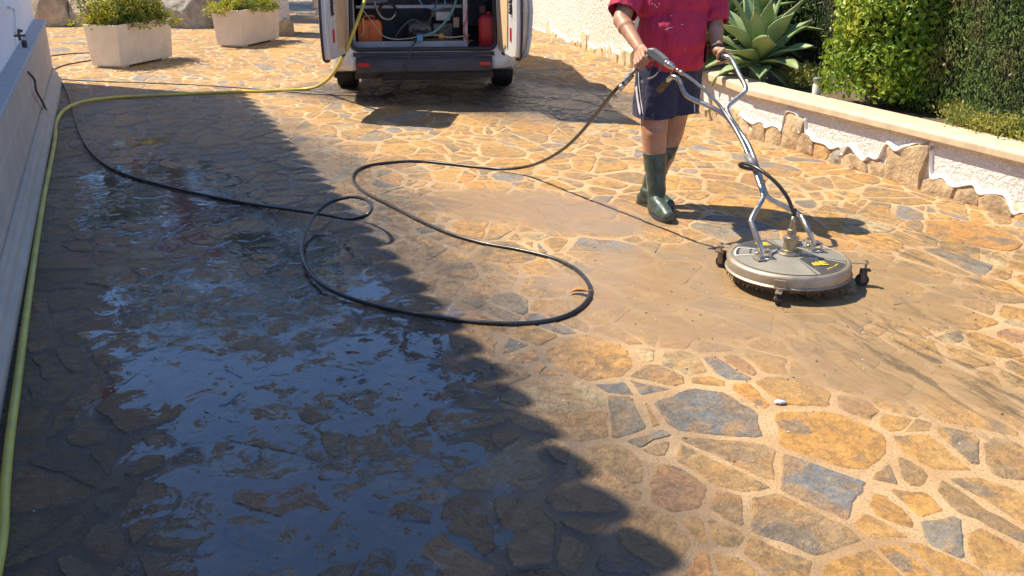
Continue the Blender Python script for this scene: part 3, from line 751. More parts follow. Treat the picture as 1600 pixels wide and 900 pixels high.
def planter_shrub(pl,label,mat,spread,dens,hgt,flowers=0,cat='shrub'):
    Mx=mw(pl); base=Mx@Vector((.55,.215,.47))
    t=empty('shrub',base,label,cat)
    stems=MB(); Ps=[];Ns=[];Fp=[];Fn=[]
    for i in range(dens):
        p=Mx@Vector((random.uniform(.06,1.06),random.uniform(.06,.38),.46))
        tip=p+Vector((random.gauss(0,.14),random.gauss(0,.11),random.uniform(.08,hgt)*random.choice((.5,.7,1,1.15))))
        if random.random()<.25: tip=p+Vector((random.gauss(0,.22),random.gauss(0,.2),random.uniform(.02,.12)))
        mid=p.lerp(tip,.5)+Vector((random.gauss(0,.03),random.gauss(0,.03),.03)); L=spline([p,mid,tip],6)
        stems.tube(L,.004,4,cap=False)
        for q in L[3:]:
            for k in range(5):
                o=Vector((random.gauss(0,.028),random.gauss(0,.028),random.gauss(0,.022))); Ps.append(q+o); Ns.append(Vector((random.gauss(0,.6),random.gauss(0,.6),1)))
        if random.random()<flowers: 
            for k in range(14): Fp.append(L[-1]+Vector((random.gauss(0,.03),random.gauss(0,.03),random.gauss(.01,.02)))); Fn.append(Vector((random.gauss(0,1),random.gauss(0,1),1)))
    V,Q=leaves(np.array(Ps),np.array(Ns),.042,.5,.2); leafmesh('foliage',V,Q,mat,t)
    stems.build('stems',MAT['bark'],t)
    for i in range(0,len(Fp),14):
        b=MB(); c=Fp[i]; 
        for k in range(9):
            a=k*2.4; e=.3+.12*(k%3); o=Vector((math.cos(a),math.sin(a),e)); sd=Vector((-o.y,o.x,0)); b.add([c,c+o*.018+sd*.012,c+o*.034,c+o*.018-sd*.012],[(0,1,2,3)])
        b.build('flower_head',MAT['pink'],t)
planter_shrub(P1,'bushy yellow-green shrub growing in the left trough planter',MAT['leafy'],.3,330,.60)
planter_shrub(P2,'low green shrub with pink flowers in the planter by the pillar',MAT['leafy'],.3,230,.24,.10)
# ------------------------------------------------------------------ bed plants
def bush():
    B0=G(1372,166,.42); c=Vector((B0.x+.30,B0.y+.45,1.14)); r=(.50,.52,.80)
    t=empty('bush',(c.x,c.y,.36),'rounded light green leafy bush overhanging the cream coping','bush')
    P,N=shell(c,r,17000,.35,.22,2.6,3.3); keep=P[:,2]>.40; P,N=P[keep],N[keep]
    # low skirt hanging over the wall
    n=1800; ang=rng.uniform(PI*.85,PI*1.75,n); rad=rng.uniform(.35,.60,n)
    Q=np.stack([c.x+np.cos(ang)*rad,c.y+np.sin(ang)*rad*.9,.46+rng.random(n)*.4],1); P=np.concatenate([P,Q]); N=np.concatenate([N,Q-np.array(c)])
    P=P+rng.normal(size=P.shape)*.012
    V,Fq=leaves(P,N+np.array([0,0,.5]),.048,.55,.55,.2); leafmesh('foliage',V,Fq,MAT['leafg'],t)
    me=coreblob('m',c,r,None,None,.22,2.6,3.3,.68); link('shade_core',me,MAT['core'],t)  # dark blob added behind the leaves as inner shade
    b=MB()
    for i in range(5): b.tube(spline([(c.x+random.gauss(0,.04),c.y+random.gauss(0,.04),.34),(c.x+random.gauss(0,.1),c.y+random.gauss(0,.1),.7),(c.x+random.gauss(0,.3),c.y+random.gauss(0,.3),1.2)],5),[.02]*11,6)
    b.build('stem',MAT['bark'],t)
bush()
def hedge(base,along,L,Dp,H,label,mat,n,cones=0,seed=0,size=.04):
    base=Vector(base); a=Vector(along).normalized(); nn=Vector((-a.y,a.x,0)); 
    if nn.x>0: nn=-nn
    t=empty('cypress_hedge',base+a*L/2,label,'hedge','clipped hedges behind the bed wall')
    m=n; u=rng.random(m)*L; z=rng.random(m)**.85*H; face=rng.random(m)
    P=[];N=[]
    for i in range(m):
        f=face[i]
        lump=.10*noise.noise(Vector((u[i]*2.2,z[i]*1.1,seed)))+.05*noise.noise(Vector((u[i]*7,z[i]*2.0,seed+4)))+.025*noise.noise(Vector((u[i]*18,z[i]*9,seed+8)))
        dep=-.13*rng.random()**1.3
        if f<.72: p=base+a*u[i]+nn*(Dp/2+lump+dep); N.append(nn)
        elif f<.84: s=-1 if f<.78 else 1; p=base+a*(L/2+s*(L/2+lump*.7+dep))+nn*((rng.random()-.5)*Dp); N.append(a*s)
        elif f<.92: p=base+a*u[i]-nn*(Dp/2+lump+dep); N.append(-nn)
        else:
            p=base+a*u[i]+nn*((rng.random()-.5)*Dp); p.z=H+base.z+lump+dep; N.append(Vector((0,0,1))); P.append(p); continue
        p.z=base.z+z[i]; P.append(p)
    V,Fq=leaves(np.array([tuple(p) for p in P]),np.array([tuple(x) for x in N]),size,.28,.75,.1,up=((0,0,1),.45),vary=.5)
    leafmesh('foliage',V,Fq,mat,t)
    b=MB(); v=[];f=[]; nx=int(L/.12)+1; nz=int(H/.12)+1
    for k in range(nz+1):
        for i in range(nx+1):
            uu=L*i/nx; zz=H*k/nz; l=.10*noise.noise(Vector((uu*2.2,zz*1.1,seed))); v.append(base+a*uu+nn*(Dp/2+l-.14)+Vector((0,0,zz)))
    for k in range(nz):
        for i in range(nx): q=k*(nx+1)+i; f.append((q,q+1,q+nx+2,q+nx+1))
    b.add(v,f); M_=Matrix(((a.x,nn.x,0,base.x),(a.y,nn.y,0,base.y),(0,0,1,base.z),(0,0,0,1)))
    b.box((.06,-Dp/2+.1,0),(L-.06,Dp/2-.3,H-.1),M_); b.build('shade_core',MAT['core'],t)  # dark sheet and box added behind the leaves to block light
    for i in range(int(L/.5)+1):
        b=MB(); p=base+a*(.2+.5*i if .2+.5*i<L else L-.1); b.tube([p-Vector((0,0,.08)),p+Vector((0,0,.8)),p+Vector((.02,0,H*.8))],[.035,.028,.01],8); b.build('trunk',MAT['bark'],t,smooth=True)
    for i in range(cones):
        uu=random.uniform(.1,L-.1); zz=random.uniform(.35,1.6); p=base+a*uu+nn*(Dp/2+.06+.1*noise.noise(Vector((uu*2.2,zz*1.1,seed))))+Vector((0,0,zz))
        bm=bmesh.new(); bmesh.ops.create_icosphere(bm,subdivisions=2,radius=random.uniform(.009,.015))
        for v in bm.verts: v.co=v.co*(1+.12*noise.noise(v.co*90+p))+p
        me=bpy.data.meshes.new('m'); bm.to_mesh(me); bm.free(); link('cone',me,MAT['cone'],t)
MAT['cone']=M('cypress_cone',(.34,.27,.17),.8,var=.25,scale=60)
hb=G(1462,196,.40); hb.z=.36
hedge(hb+Vector((.50,.60,0))-RD*.55,RD,3.4,.7,2.6,'dense dark clipped cypress hedge dotted with round pale cones',MAT['leafh'],95000,42,1.0,.031)
gb=G(1245,118,.42); gb.z=.36
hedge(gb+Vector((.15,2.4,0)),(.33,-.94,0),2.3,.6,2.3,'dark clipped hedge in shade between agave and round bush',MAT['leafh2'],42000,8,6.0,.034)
def agave(base,n,L,W_,label,seed,lean=None,mats=None,loc_rot=0):
    rr=random.Random(seed); base=Vector(base)
    t=empty('agave',base,label,'agave','broad-leaved agaves in the bed')
    for i in range(n):
        f=i/n; az=i*2.399963+loc_rot+rr.uniform(-.15,.15); el=math.radians(84-92*f**.95+rr.uniform(-7,7))
        l=L*(.72+.35*math.sin(PI*min(1,f*.8+.25)))*rr.uniform(.88,1.1); w=W_*rr.uniform(.85,1.12)*(.75+.35*f)
        d=Vector((math.cos(az),math.sin(az),0)); side=Vector((-d.y,d.x,0)); ns=16; P=[];v=[];fa=[]
        p=base+Vector((0,0,.10+.22*(1-f)*L))+d*.03; e=el; droop=math.radians(rr.uniform(10,32))*(.4+f); tw=rr.uniform(-.35,.35)
        for k in range(ns+1):
            s=k/ns; e2=el-droop*s*s*1.2+(.35*s if f<.5 else .5*s*s)*0
            if k: p=p+(d*math.cos(e2)+Vector((0,0,math.sin(e2))))*(l/ns)
            nn=(-d*math.sin(e2)+Vector((0,0,math.cos(e2)))); sd=(side*math.cos(tw*s)+nn*math.sin(tw*s)); nn=nn*math.cos(tw*s)-side*math.sin(tw*s)
            ww=w*(.50+.5*math.sin(PI*min(1,s*1.05)**.85) if s<.55 else max(.012,(1-((s-.55)/.45)**1.25))*1.0)*.5
            if s<.55: ww=w*.5*(.42+.58*math.sin(PI*.5*(s/.55)))
            cup=.30*(1-.5*s)
            for q in (-1,-.55,0,.55,1):
                wave=.05*w*math.sin(9*s+q*2+i) if abs(q)==1 else 0
                v.append(p+sd*(ww*q)+nn*(cup*ww*q*q+wave-(0.012 if q==0 else 0)))
        m_=5
        for k in range(ns):
            for q in range(4): a=k*m_+q; fa.append((a,a+1,a+m_+1,a+m_))
        b=MB(); b.add(v,fa); o=b.build('leaf',mats or MAT['agavel'],t,smooth=True)
        so=o.modifiers.new('thick','SOLIDIFY'); so.thickness=.010; so.offset=-1
        sp=b; 
        q=MB(); tip=v[ns*m_+2]; q.tube([tip-(v[ns*m_+2]-v[(ns-1)*m_+2])*.3,tip+(v[ns*m_+2]-v[(ns-1)*m_+2]).normalized()*.03],[.004,.0008],5); q.build('spine',MAT['rust'],o)
    b=MB(); b.lathe([(.07,-.1),(.08,.05),(.05,.2*L+.08)],Matrix.Translation(base),12); b.build('stem',MAT['agavel'],t,smooth=True)
def agm():
    t=NT('agave_leaf'); tc=t.n('TexCoord').outputs['Object']; oi=t.n('ObjectInfo').outputs['Random']
    c=t.mix(t.ramp(t.noise(tc,4,5),.35,.65),(.22,.32,.13),(.36,.44,.23)); c=t.mix(t.math('MULTIPLY',oi,.45),c,(.20,.27,.06))
    c=t.mix(t.ramp(t.noise(tc,14,6,.7),.62,.72,0,.5),c,(.25,.26,.14))
    t.l(c,t.b.inputs['Base Color']); t.b.inputs['Roughness'].default_value=.48; t.l(t.bump(t.noise(tc,50,3),.15,.004),t.b.inputs['Normal'])
    tl=t.n('BsdfTranslucent'); tl.inputs[0].default_value=(.30,.42,.04,1); mx=t.n('MixShader'); mx.inputs[0].default_value=.22
    t.l(t.b.outputs[0],mx.inputs[1]); t.l(tl.outputs[0],mx.inputs[2]); t.l(mx.outputs[0],t.t.nodes['Material Output'].inputs[0]); return t.m
MAT['agavel']=agm()
ab=D(1195,128,9.0)
agave((ab.x-.12,8.80,.40),32,.56,.20,'large grey-green agave spreading over the wall corner beside the man',4)
agave((1.95,9.6,.44),34,.84,.22,'agave behind the man with one leaf tip pointing left past his arm',9,loc_rot=.6)
agave((2.6,10.3,.5),34,.95,.22,'taller agave at the back between the man and the dark hedge',13,loc_rot=1.7)
def groundcover(p0,p1,wid,n,label,h=.12,size=.035,name='succulent'):
    p0,p1=Vector(p0),Vector(p1); t=empty(name,p0.lerp(p1,.5),label,'plant')
    P=[];N=[]
    for i in range(n//9):
        p=p0.lerp(p1,random.random())+Vector((random.gauss(0,wid*.4),random.gauss(0,wid*.4),0)); hh=h*random.uniform(.4,1.3)
        l=Vector((random.gauss(0,.05),random.gauss(0,.05),0))
        for k in range(9): P.append(p+l*(k/9)+Vector((random.gauss(0,.01),random.gauss(0,.01),hh*k/9))); N.append(Vector((random.gauss(0,1),random.gauss(0,1),.6)))
    V,Fq=leaves(np.array([tuple(p) for p in P]),np.array([tuple(x) for x in N]),size,.3,.3,.2,up=((0,0,1),.3)); leafmesh('foliage',V,Fq,MAT['leafs'],t)
    return t
groundcover(G(1500,200,.40)+Vector((.0,.02,0)),G(1640,232,.40)+Vector((.05,0,0)),.16,5200,'low yellow-green succulent ground cover spilling over the coping at the right edge')
groundcover(G(1232,132,.40)+Vector((.12,.15,0)),G(1262,140,.40)+Vector((.1,.2,0)),.16,2600,'small green and yellow ground plant below the orange flower',.14)
groundcover(G(1400,172,.40)+Vector((.3,.0,0)),G(1490,200,.40)+Vector((.25,.1,0)),.10,900,'sparse small plants in the dark gap at the foot of the hedge',.10)
def flower(p):
    t=empty('flower',p,'single orange-red flower on a short stem beside the agave','flower'); p=Vector(p)
    b=MB(); b.tube([p-Vector((0,0,.2)),p],.004,5); b.build('stem',MAT['leafs'],t)
    P=np.repeat(np.array([tuple(p)]),26,0)+rng.normal(size=(26,3))*.012; V,Fq=leaves(P,rng.normal(size=(26,3)),.05,.7,.1); leafmesh('petals',V,Fq,MAT['petal'],t)
flower(D(1232,97,8.75))
def garden_light():
    p=G(1274,144,.43)+Vector((.02,.03,0)); p.z=.36
    t=empty('garden_light',p,'small white cylindrical garden light standing behind the coping','garden light')
    b=MB(); b.lathe([(.036,0),(.036,.125),(.034,.13)],Matrix.Translation(p),24); b.build('post',MAT['lamp'],t,auto=True)
    b=MB(); b.lathe([(.030,.131),(.030,.155)],Matrix.Translation(p),24); b.build('lens',MAT['coping'],t,auto=True)
    b=MB(); b.lathe([(.040,.156),(.040,.178),(.036,.182)],Matrix.Translation(p),24); b.build('cap',MAT['greyp'],t,auto=True)
garden_light()
# ------------------------------------------------------------------ pillar, boulders, far stone wall
def boulder(c,r,label,seed,mat,cat='boulder',cuts=6):
    bm=bmesh.new(); bmesh.ops.create_icosphere(bm,subdivisions=5,radius=1); rr=random.Random(seed)
    pl=[(Vector((rr.gauss(0,1),rr.gauss(0,1),rr.gauss(0,.8))).normalized(),rr.uniform(.62,.88)) for _ in range(cuts+6)]
    for v in bm.verts:
        x=v.co.normalized(); d=1.0
        for n,k in pl:
            q=x.dot(n)
            if q>0: d=min(d,k/q)
        d*=1+.05*noise.fractal(x*3+Vector((seed,0,0)),1.0,2.0,5)+.03*noise.noise(x*11+Vector((seed,1,0)))
        v.co=Vector((x.x*r[0],x.y*r[1],x.z*r[2]))*d+Vector(c)
    me=bpy.data.meshes.new('boulder'); bm.to_mesh(me); bm.free()
    o=link('boulder',me,mat,None,(c[0],c[1],0),smooth=True); tag(o,label,cat,'boulders along the back of the drive')
for i,(x0,x1,yb,yt,lab,mt) in enumerate([
  (48,106,42,-8,'pale boulder at the far end of the drive next to the white house','boulder'),
  (103,150,41,-6,'rounded tan boulder squeezed behind the left trough planter','boulder'),
  (150,205,42,-10,'boulder hidden mostly behind the yellow-green shrub','boulder2'),
  (200,256,42,0,'small grey boulder just right of the yellow shrub','boulder2'),
  (246,332,45,-6,'large dark grey sloping boulder between the two planters','boulder2'),
  (325,385,34,-8,'boulder behind the planter with pink flowers','boulder2')]):
    a=G(x0,yb); b_=G(x1,yb); w_=(b_.x-a.x)/2; ctr=(a+b_)/2; hz=(D(0,yt,ctr.y).z)
    boulder((ctr.x,ctr.y+w_*.7,hz*.40),(w_*1.25,w_*1.05,hz*.85),lab,i*7.3+1,MAT[mt])
for i,(x,y,z,r) in enumerate([(-8.9,19.0,1.0,.8),(-7.2,19.2,1.1,.75),(-5.9,19.1,1.0,.85),(-4.5,19.0,.9,.7)]):
    boulder((x,y,z),(r*1.1,r*.8,r*.8),['leftmost boulder of the upper row at the back','second boulder from left of the upper row at the back','third boulder from left of the upper row at the back','rightmost boulder of the upper row at the back'][i],50+i*3.1,MAT['boulder'])
def pillar():
    p=Vector((-3.644,16.298,0)); u=Vector((.97,.25,0)).normalized(); v=Vector((-u.y,u.x,0)); Mx=frame(p-u*.28+v*.32,u,(0,0,1))
    t=empty('gate_pillar',p,'square white gate pillar with rough stones round its foot','pillar')
    b=MB(); n=14; v_=[];f=[]
    for k in range(n+1):
        z=2.2*k/n
        for (x,y) in ((-.28,-.28),(.28,-.28),(.28,.28),(-.28,.28)): v_.append(Mx@Vector((x,y,z)))
    for k in range(n):
        for q in range(4): f.append((k*4+q,k*4+(q+1)%4,(k+1)*4+(q+1)%4,(k+1)*4+q))
    f+=[(3,2,1,0),(4*n,4*n+1,4*n+2,4*n+3)]; b.add(v_,f); b.build('shaft',MAT['stucco_tall'],t)
    b=MB(); b.box((-.34,-.34,2.202),(.34,.34,2.3),Mx); b.build('cap',MAT['coping'],t,bevel=.01)
    rr=random.Random(4); x=-.29
    for (x0,x1,h) in ((-.31,-.14,.12),(-.135,.05,.09),(.055,.30,.28)):
        slab([(x0,-.01),(x0,h*.5),(x0+(x1-x0)*.6,h),(x1,h*.8),(x1,-.01)],u,Mx@Vector((0,-.283,0)),-v,.05,MAT['skirt'],t,x0)
    for (x0,x1,h) in ((-.30,-.1,.2),(-.09,.1,.15),(.11,.3,.1)):
        slab([(x0,-.01),(x0,h*.5),(x0+(x1-x0)*.5,h),(x1,h*.8),(x1,-.01)],v,Mx@Vector((.283,0,0)),u,.05,MAT['skirt'],t,x0+4)
        slab([(x0,-.01),(x0,h*.5),(x0+(x1-x0)*.5,h),(x1,h*.8),(x1,-.01)],-v,Mx@Vector((-.283,0,0)),-u,.05,MAT['skirt'],t,x0+9)
pillar()
def stone_wall():
    t=empty('stone_wall',(-2,18.5,0),'dark grey dry stone wall in shade seen between pillar and van','wall')
    rr=random.Random(8); z=0; row=0
    b=MB(); b.box((-3.6,18.62,0),(.3,18.9,2.4)); b.build('backing',MAT['skirt2'],t)
    n=0; b=MB()
    while z<2.3:
        h=rr.uniform(.10,.2); x=-3.6+rr.uniform(-.2,0)
        while x<.2:
            w_=rr.uniform(.2,.55); o=rr.uniform(0,.05)
            b.box((x+.008,18.45+o,z+.006),(x+w_-.008,18.64,z+h-.006)); x+=w_
        z+=h
    o=b.build('stonework',MAT['skirt2'],t,bevel=.02)
stone_wall()
# trees and a bougainvillea beyond the rocks; they show as reflections in the wet paving
def tree(base,H,cr,label,seed,leafm,n=9000,name='tree',cat='tree',size=.13,zc=.62):
    base=Vector(base); t=empty(name,base,label,cat,'trees beyond the boulders' if cat=='tree' else None); rr=random.Random(seed)
    tr=MB(); top=base+Vector((rr.uniform(-.3,.3),rr.uniform(-.3,.3),H*zc)); L=spline([base,base.lerp(top,.5)+Vector((rr.uniform(-.15,.15),0,0)),top],8)
    tr.tube(L,[.16*(1-.6*i/len(L))*H/5 for i in range(len(L))],10); o=tr.build('trunk',MAT['bark'],t,smooth=True)
    P=[];N=[]
    for i in range(14):
        az=rr.uniform(0,2*PI); rad=cr*rr.uniform(.3,.75); c=top+Vector((math.cos(az)*rad,math.sin(az)*rad*.8,rr.uniform(-.25,.3)*H))
        lb=MB(); m=L[rr.randrange(6,len(L))]; lb.tube(spline([m,m.lerp(c,.5)+Vector((0,0,.1)),c],5),[.045*(1-.08*q) for q in range(11)],6); lb.build('limb',MAT['bark'],o,smooth=True)
        r=cr*rr.uniform(.3,.5); p,nn=shell(c,(r,r,r*.75),n//14,.7,.3,2.5,i*3+seed); P.append(p); N.append(nn)
    V,Fq=leaves(np.concatenate(P),np.concatenate(N),size,.5,.3,.2); leafmesh('crown',V,Fq,leafm,t)
tree((-9.6,22.5,0),8.2,2.6,'broad green tree beyond the boulders at the far left',1,MAT['leaft'],12000)
tree((-7.0,24.0,0),8.6,2.5,'second tree from the left in the row beyond the boulders',5,MAT['leaft'],12000)
tree((-4.2,23.5,0),8.0,2.4,'tree beyond the gate pillar in the middle distance',2,MAT['leaft'],12000)
tree((-1.2,24.5,0),7.6,2.4,'rightmost tree of the row, behind the van',7,MAT['leaft'],12000)
tree((-7.3,20.6,0),6.0,1.0,'red flowering bougainvillea behind the boulders',3,MAT['leafb'],6000,'bougainvillea','bougainvillea',.09)
# ------------------------------------------------------------------ text helper
def text(s,Mx,size,depth,mat,name,parent,space=1.0):
    cu=bpy.data.curves.new('t','FONT'); cu.body=s; cu.size=size; cu.extrude=depth; cu.align_x='CENTER'; cu.align_y='CENTER'; cu.space_character=space; cu.offset=size*.02
    o=bpy.data.objects.new('t',cu); COL.objects.link(o); bpy.context.view_layer.update()
    me=bpy.data.meshes.new_from_object(o.evaluated_get(bpy.context.evaluated_depsgraph_get())); bpy.data.objects.remove(o)
    me.transform(Mx); me.materials.clear(); return link(name,me,mat,parent,smooth=False)
# ------------------------------------------------------------------ hoses
RBK=.0105; RY=.0165
def gp(L,z): return [G(x,y,z) for x,y in L]
def hose(name,P,r,mat,label,n=8,seg=10):
    b=MB(); b.tube(spline(P,n),r,seg); o=b.build(name,mat,None,(P[0][0],P[0][1],0),smooth=True); return tag(o,label,'hose')
GUNB=D(974,129,5.32)
P=[G(96,128,.02),G(104,140,.012),G(112,165,.012),G(120,195,.012),G(134,226,.012),G(160,254,.012),G(200,274,.012),G(260,291,.012),G(330,307,.012),G(400,320,.014),G(470,330,.02),
   G(515,337,.05),G(548,342,.11),G(573,336,.16),G(581,323,.185),G(570,311,.18),G(545,308,.15),G(515,317,.11),G(493,335,.07),G(478,360,.045),G(472,388,.035),G(478,415,.03),G(495,438,.03),G(525,457,.022),
   G(570,473,.014),G(630,487,.012),G(700,498,.012),G(760,504,.012),G(820,505,.012),G(870,498,.012),G(905,482,.012),G(922,460,.012),G(918,440,.012),G(897,419,.012),G(860,402,.012),G(810,390,.012),G(755,380,.012),
   G(700,364,.012),G(650,342,.012),G(606,319,.012),G(572,302,.012),G(554,286,.012),G(553,272,.012),G(568,261,.012),G(600,255,.012),G(650,252,.012),G(700,256,.012),G(745,261,.012),G(785,264,.02),
   D(820,261,6.75),D(850,251,6.45),D(880,233,6.15),D(905,210,5.9),D(930,180,5.65),D(955,148,5.42),GUNB]
hose('pressure_hose',P,RBK,MAT['hoseb'],'glossy black pressure hose looping across the paving up to the spray gun',6)
P=[G(-30,1010,.045)+Vector((0,0,0)),G(2,850,.018),G(8,760,.018),G(16,680,.018),G(27,600,.018),G(40,500,.018),G(54,400,.018),G(68,310,.018),G(80,250,.018),G(86,215,.018),G(88,192,.018),G(99,173,.03),G(125,160,.03),G(170,153,.02),G(240,149,.018),G(330,145,.018),G(420,142,.018),G(478,139,.018),
   D(503,131,10.35),D(523,112,9.9),D(540,80,9.5),D(556,40,9.45),D(569,4,9.6),D(578,-30,9.9),D(590,-40,10.3)]
hose('supply_hose',P,RY,MAT['hosey'],'thick yellow water hose along the wall foot and up into the van')
P=[D(655,56,10.2),D(649,66,9.95),D(642,76,9.62),D(638,95,9.60),D(632,118,9.7),G(622,136,.010),G(606,147,.010),G(580,150,.010),G(550,149,.010),G(500,147,.010),G(450,143,.010),G(400,139,.010),G(330,134,.010),G(250,130,.010),G(160,127,.010),G(100,124,.010),G(62,122,.010)]
hose('water_hose',P,.008,MAT['hosedull'],'thin dark hose running from the van sill left to the grey wall')
P=[G(78,118,.010),G(84,109,.010),G(100,102,.010),G(125,97,.010),G(150,93,.010),G(182,88,.010),G(200,84,.010),G(190,80,.010),G(150,82,.010),G(110,84,.010),G(75,88,.010),G(50,92,.01)]
hose('hose_loop',P,.009,MAT['hosedull'],'slack dark hose loop behind the grey wall end and left planter')
wpn=lw(0,-.115)
P=[WP(x,y,wpn,LN) for x,y in ((46,112),(50,125),(53,142),(62,158),(71,176),(76,196),(79,214))]
P=[p+LN*.018 for p in P]; P[-1]+=LN*.07; P[-2]+=LN*.05; P[0]-=LN*.03
o=hose('drain_hose',P,.0095,MAT['rust'],'short dark drain hose hanging down the face of the grey wall'); 
# ------------------------------------------------------------------ surface cleaner
def cleaner():
    C=G(1233,401,.14); C.z=0; R=.303
    t=empty('surface_cleaner',C,'round stainless rotary surface cleaner with long tube handle the man pushes','surface cleaner')
    T=Matrix.Translation(C); dirn=Vector((-.35,.94,0)).normalized()
    b=MB(); b.lathe([(R-.012,.072),(R+.006,.072),(R+.008,.078),(R,.085),(R,.122),(R-.004,.132),(R-.016,.139),(R-.020,.139),(R-.022,.136),(.05,.158),(.0,.160)],T,96,cap=False)
    b.lathe([(R-.012,.072),(R-.012,.125),(.0,.14)],T,96,cap=False)
    hs=b.build('housing',MAT['rimm'],t,auto=True)
    b=MB(); b.lathe([(R-.030,.1403),(.05,.1605),(0,.1625)],T,96,cap=False); b.build('top_plate',MAT['discm'],hs,auto=True)
    b=MB(); b.lathe([(R-.022,.052),(R-.013,.052),(R-.013,.085),(R-.022,.085)],T,64,cap=False)
    rr=random.Random(2)
    for k in range(120):
        a=2*PI*k/120; r=R-.008+rr.uniform(-.004,.004); p=C+Vector((math.cos(a)*r,math.sin(a)*r,.074)); q=p+Vector((math.cos(a)*.010+rr.uniform(-.008,.008),math.sin(a)*.010+rr.uniform(-.008,.008),-.036+rr.uniform(0,.014))); b.tube([p,q],[.003,.0012],4)
    b.build('brush_skirt',MAT['rust'],t)
    ztop=lambda r:.1405+(.1605-.1403)*(R-.030-r)/(R-.08)
    def sector(a0,a1,r0,r1,mat,name,dz=.0012,n=14):
        v=[];f=[]
        for i in range(n+1):
            a=a0+(a1-a0)*i/n
            for r in (r0,(r0*2+r1)/3,(r0+2*r1)/3,r1): v.append(C+Vector((math.cos(a)*r,math.sin(a)*r,ztop(r)+dz)))
        for i in range(n):
            for q in range(3): f.append((i*4+q,i*4+q+1,i*4+q+5,i*4+q+4))
        m_=MB(); m_.add(v,f); return m_.build(name,mat,hs)
    R_=math.radians
    sector(R_(-72),R_(-24),.085,R-.034,MAT['decal'],'dark_label'); sector(R_(100),R_(140),.085,R-.034,MAT['decal'],'dark_label')
    sector(R_(146),R_(178),.12,R-.034,MAT['decalw'],'warning_label'); sector(R_(149),R_(175),.13,R-.042,MAT['decal'],'warning_label',.002)
    # small print on the warning label as dashes
    for i in range(6):
        a=R_(151.5+4.1*i); 
        m_=MB()
        for k,(r0,r1) in enumerate(((.145,.185),(.195,.245))):
            v=[C+Vector((math.cos(a+da)*r,math.sin(a+da)*r,ztop(r)+.0028)) for r,da in ((r0,0),(r1,0),(r1,.022),(r0,.022))]; m_.add(v,[(0,1,2,3)])
        m_.build('print_line',MAT['decalw'],hs)
    for a in (-78,-18,24,62,95,143): sector(R_(a),R_(a+1.3),.09,R-.032,MAT['steel'],'seam',.002,3)
    def dec(s,a,r,size,mat,rot=None,dz=.003):
        p=C+Vector((math.cos(R_(a))*r,math.sin(R_(a))*r,ztop(r)+dz)); ang=R_(a+90) if rot is None else rot
        text(s,Matrix.Translation(p)@Matrix.Rotation(ang,4,'Z'),size,.0004,mat,'lettering',hs)
    dec('BE',-52,.175,.075,MAT['yellow'],R_(8)); dec('BE',118,.19,.07,MAT['yellow'],R_(12))
    for k in range(2):
        m_=MB(); Mx=T@Matrix.Rotation(R_(-50+10*k),4,'Z'); m_.box((.235+.0,-.035,ztop(.24)+.002),(.239,.035,ztop(.24)+.0028),Mx); m_.build('print_line',MAT['yellow'],hs)
    # swivel hub
    b=MB(); b.lathe([(.062,.158),(.064,.166),(.060,.172),(.046,.174),(.046,.180),(.034,.183),(.034,.232),(.040,.234),(.040,.244),(.026,.248),(.022,.262),(.024,.264),(.024,.282),(.015,.286),(.014,.31)],T,28); hub=b.build('swivel_hub',MAT['brass'],t,auto=True)
    b=MB(); b.tube([C+Vector((.034,-.01,.2)),C+Vector((.056,-.02,.2))],.006,8); b.build('grease_nipple',MAT['brass'],hub,smooth=True)
    # mounts with clevis blocks
    mp=[G(1192,400,.165),G(1272,388,.165)]
    for p in mp:
        b=MB(); Mx=frame((p.x,p.y,0),(.95,.31,0),(0,0,1))
        b.box((-.042,-.03,.150),(.042,.03,.160),Mx); b.box((-.034,-.024,.160),(-.022,.024,.200),Mx); b.box((.022,-.024,.160),(.034,.024,.200),Mx)
        m_=b.build('mount',MAT['steel'],t,bevel=.003); b=MB(); b.tube([Mx@Vector((-.044,0,.183)),Mx@Vector((.044,0,.183))],.006,8); b.build('pivot_bolt',MAT['brass'],m_,smooth=True)
    # frame tubes
    def z(p,zz): q=Vector(p); q.z=zz; return q
    rt=.0135
    L=[z(mp[0],.178),D(1187,381,4.50),D(1175,350,4.56),D(1174,343,4.58),D(1180,331,4.62),D(1191,312,4.70),D(1192,305,4.72),D(1186,285,4.78),D(1166,232,4.98),D(1146,197,5.12),D(1133,181,5.18),D(1112,168,5.22),D(1085,156,5.27),D(1074,150,5.29),D(1068,142,5.31),D(1062,127,5.34),D(1056,121,5.35),D(1049,121,5.38),D(1040,130,5.45),D(1033,138,5.52)]
    Rr=[z(mp[1],.178),D(1264,362,4.62),D(1254,341,4.68),D(1249,335,4.70),D(1222,321,4.72),D(1203,311,4.75),D(1197,304,4.76),D(1191,288,4.80),D(1172,232,5.00),D(1152,201,5.13),D(1140,182,5.20),D(1136,172,5.23),D(1138,165,5.25),D(1160,147,5.32),D(1165,140,5.34),D(1164,133,5.36),D(1155,116,5.42),D(1146,98,5.48),D(1142,92,5.50),D(1136,88.5,5.52),D(1131,88.5,5.55),D(1126,90,5.60)]
    for q,(P,nm) in enumerate(((L,'handle_tube'),(Rr,'handle_tube'))):
        b=MB(); b.tube(spline(P,5),rt,14); h=b.build(nm,MAT['steel'],t,smooth=True)
        g=MB(); e=P[-3:]; g.tube(spline([e[0].lerp(e[1],.6),e[1],e[2],e[2]+(e[2]-e[1])*.35],5),.0185,14); g.build('grip',MAT['rust'] if q==0 else MAT['black'],h,smooth=True)
    # cross braces and clamps
    b=MB(); b.tube([D(1163,236,4.985),D(1176,236,4.99)],.010,10); b.tube([D(1184,284,4.79),D(1194,284,4.80)],.010,10)
    b.build('brace',MAT['steel'],t,smooth=True)
